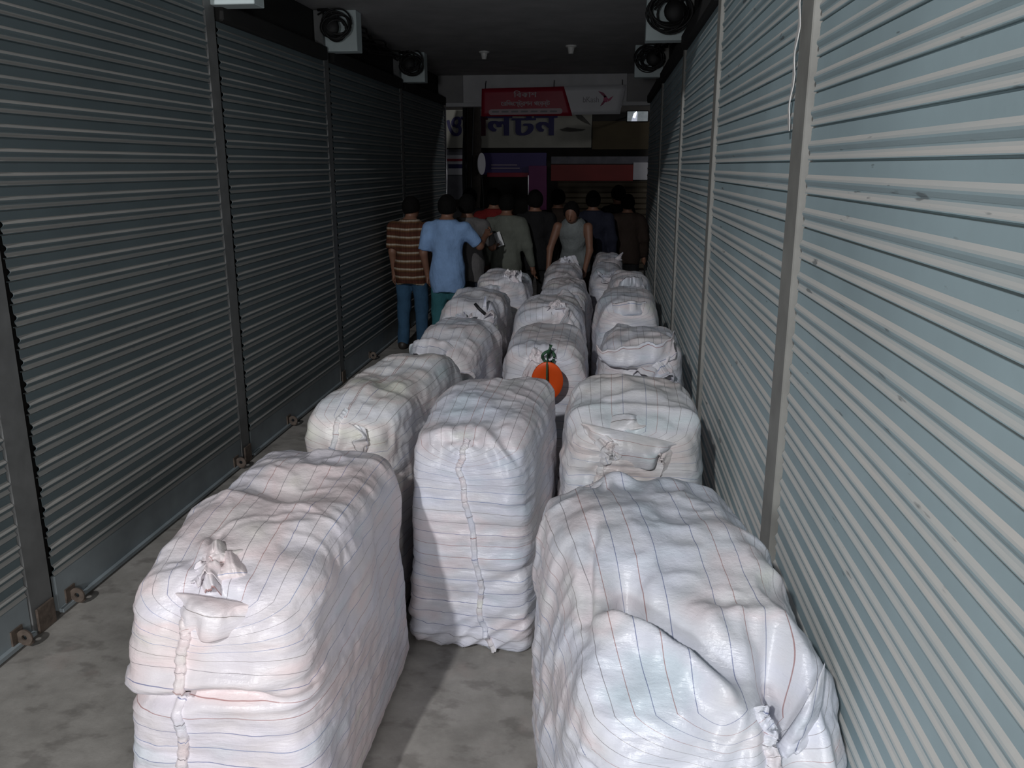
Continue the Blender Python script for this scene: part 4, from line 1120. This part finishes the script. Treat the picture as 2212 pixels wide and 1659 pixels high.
poly('stain', [(-.62, 2.93), (-.50, 2.92), (-.38, 2.80), (-.33, 2.74), (-.44, 2.78), (-.58, 2.86)], Ys - .001, .002, M['stain'], g_)
tag(panel('wood_panel', -0.30, 1.1, 16.64, 16.72, 2.30, 2.81, M['panel_olive']), 'dark olive brown panel right of the cream sign board', 'panel')

q_ = empty('wall_poster', (0, 0, 0)); tag(q_, 'small white poster with red and blue print left of the dark pole', 'poster')
panel('sheet', -3.55, -2.72, 16.70, 16.715, 1.36, 2.31, M['grey_board'], q_, 0); panel('white_print', -3.10, -2.73, 16.685, 16.699, 1.83, 2.20, M['vinyl_white'], q_, 0)
panel('red_line', -3.09, -2.735, 16.675, 16.684, 2.085, 2.13, M['vinyl_red'], q_, 0); panel('blue_print', -3.07, -2.74, 16.675, 16.684, 1.955, 2.03, M['letter_blue'], q_, 0)

q_ = empty('shop_sign', (0, 0, 0)); tag(q_, 'purple shop sign with pale lines and a magenta side, right of the pole', 'sign')
panel('board', -2.41, -1.165, 16.60, 16.72, 1.83, 2.24, M['sign_purple'], q_); panel('side_panel', -1.495, -1.155, 16.56, 16.70, 0.60, 2.0, M['sign_magenta'], q_)
panel('red_edge', -2.30, -1.50, 16.585, 16.60, 1.79, 1.87, M['vinyl_red'], q_)
for z in (2.005, 1.945): panel('pale_line', -2.22, -1.72 + (z < 1.98) * .05, 16.59, 16.599, z, z + .018, M['letter_pale'], q_, 0)
panel('edge_strip', -1.505, -1.490, 16.545, 16.56, 0.9, 1.82, M['steel'], q_, 0)

q_ = empty('shop_sign', (0, 0, 0)); tag(q_, 'long red shop sign with a pale end panel, low on the right', 'sign')
panel('board', -1.07, 0.485, 16.60, 16.70, 1.72, 2.02, M['sign_red'], q_); panel('end_panel', 0.487, 1.05, 16.60, 16.70, 1.74, 2.06, M['vinyl_white'], q_)
panel('top_board', -1.07, 1.05, 16.62, 16.70, 2.035, 2.17, M['grey_board'], q_)
m = MB()
for k in range(16):
    z = 0.05 + k * 0.104; m.box(-0.95, 1.6, 16.80 - .012, 16.88, z, z + 0.085, 0.01); m.box(-0.95, 1.6, 16.83, 16.88, z + .085, z + .104)
tag(m.build('shop_shutter', M['shop_shutter']), 'dull brown rolled-down shop shutter under the long red sign', 'shutter')

for r_, xs, zz in ((bpy.data.objects['shop_sign'], (-2.2, -1.3), 2.1), (bpy.data.objects['shop_sign.001'], (-.8, .2), 1.85)):
    for x in xs: panel('bracket', x, x + .05, 16.69, 16.905, zz, zz + .05, M['dark'], r_, 0)
# dark pole on the street edge with a white oval plate
q_ = empty('street_pole', (-2.20, 14.2, 0)); tag(q_, 'thick dark pole wrapped in cables just past the left shutters', 'pole')
m = MB(); m.lathe([(0.15, 0.0)] + [(0.125 + 0.014 * math.sin(k * 1.9) + .01 * math.sin(k * .7), 0.2 + k * 0.2) for k in range(24)], (0, 0, 0), 20); m.build('shaft', M['pole'], q_, True)
m = MB(); rnd = random.Random(4)
for k in range(7):
    a = rnd.uniform(2.6, 6.6); m.tube([((.15 + .02 * math.sin(i + k)) * math.cos(a + i * .12), (.15 + .02 * math.sin(i + k)) * math.sin(a + i * .12), .3 + i * .4) for i in range(12)], .014, 6)
m.build('cables', M['cable'], q_, True)
m = MB(); m.lathe([(0.001, -.006), (.172, -.006), (.175, 0), (.172, .006), (.001, .006)], (0, 0, 0), 32, 'x'); o = m.build('oval_plate', M['vinyl_white'], None)
o.location = (-2.035, 14.03, 2.03); o.rotation_euler = (0, 0, R_(-12.5)); tag(o, 'white round plate fixed on the side of the dark pole, seen nearly edge on', 'plate')
o.scale = (1, 1, 1)

m = MB(); m.tube([(-2.455, 13.14, 0.02), (-2.455, 13.14, 1.5), (-2.455, 13.14, 2.85)], .016, 10)
tag(m.build('steel_pipe', M['steel'], None, True), 'thin bright steel pipe at the far end of the left wall', 'pipe')

# box over the far shops, its bright reflection put in as glow
q_ = empty('floodlight', (0.52, 16.2, 2.87)); tag(q_, 'small rectangular floodlight glinting over the dark panel, far right', 'lamp')
panel('housing', -.20, .20, .03, .10, -.10, .10, M['dark'], q_)
mr, nt_, br = new_mat('reflector'); nz_ = noise_n(nt_, mapping(nt_), 7, 3); rr_ = ramp(nt_, [(.35, (.35, .40, .43)), (.65, (.8, .85, .88))]); nt_.links.new(nz_, rr_.inputs['Fac']); nt_.links.new(rr_.outputs['Color'], br.inputs['Base Color'])
br.inputs['Roughness'].default_value = .35; br.inputs['Emission Color'].default_value = (.75, .85, .9, 1); br.inputs['Emission Strength'].default_value = .10
panel('reflector', -.185, .185, .012, .03, -.085, .085, mr, q_)
ml, nt_, bl = new_mat('led_glow'); bl.inputs['Emission Color'].default_value = (.95, .98, 1, 1); bl.inputs['Emission Strength'].default_value = 4.0; bl.inputs['Base Color'].default_value = (.9, .9, .9, 1)
poly('led', [(-.085, -.015), (-.045, -.03), (-.025, .04), (-.02, .085), (-.06, .05)], .011, .006, ml, q_)  # bright core of the reflection, drawn as a glowing shape
mg, nt_, bg_ = new_mat('dull_glow'); bg_.inputs['Emission Color'].default_value = (.75, .8, .95, 1); bg_.inputs['Emission Strength'].default_value = .45; bg_.inputs['Base Color'].default_value = (.6, .6, .65, 1)
poly('lens', [(-.11, -.085), (-.01, -.085), (.0, .06), (-.07, .06)], .0115, .003, mg, q_)  # softer part of the same reflection, also put in as glow
m = MB(); m.tube([(0, .10, 0), (0, .5, .05), (0, .71, .08)], .015, 8); m.build('bracket', M['dark'], q_)

# each sack's own tint, three far ones darker
for o in bpy.data.objects:
    if o.name.split('.')[0] == 'woven_sack':
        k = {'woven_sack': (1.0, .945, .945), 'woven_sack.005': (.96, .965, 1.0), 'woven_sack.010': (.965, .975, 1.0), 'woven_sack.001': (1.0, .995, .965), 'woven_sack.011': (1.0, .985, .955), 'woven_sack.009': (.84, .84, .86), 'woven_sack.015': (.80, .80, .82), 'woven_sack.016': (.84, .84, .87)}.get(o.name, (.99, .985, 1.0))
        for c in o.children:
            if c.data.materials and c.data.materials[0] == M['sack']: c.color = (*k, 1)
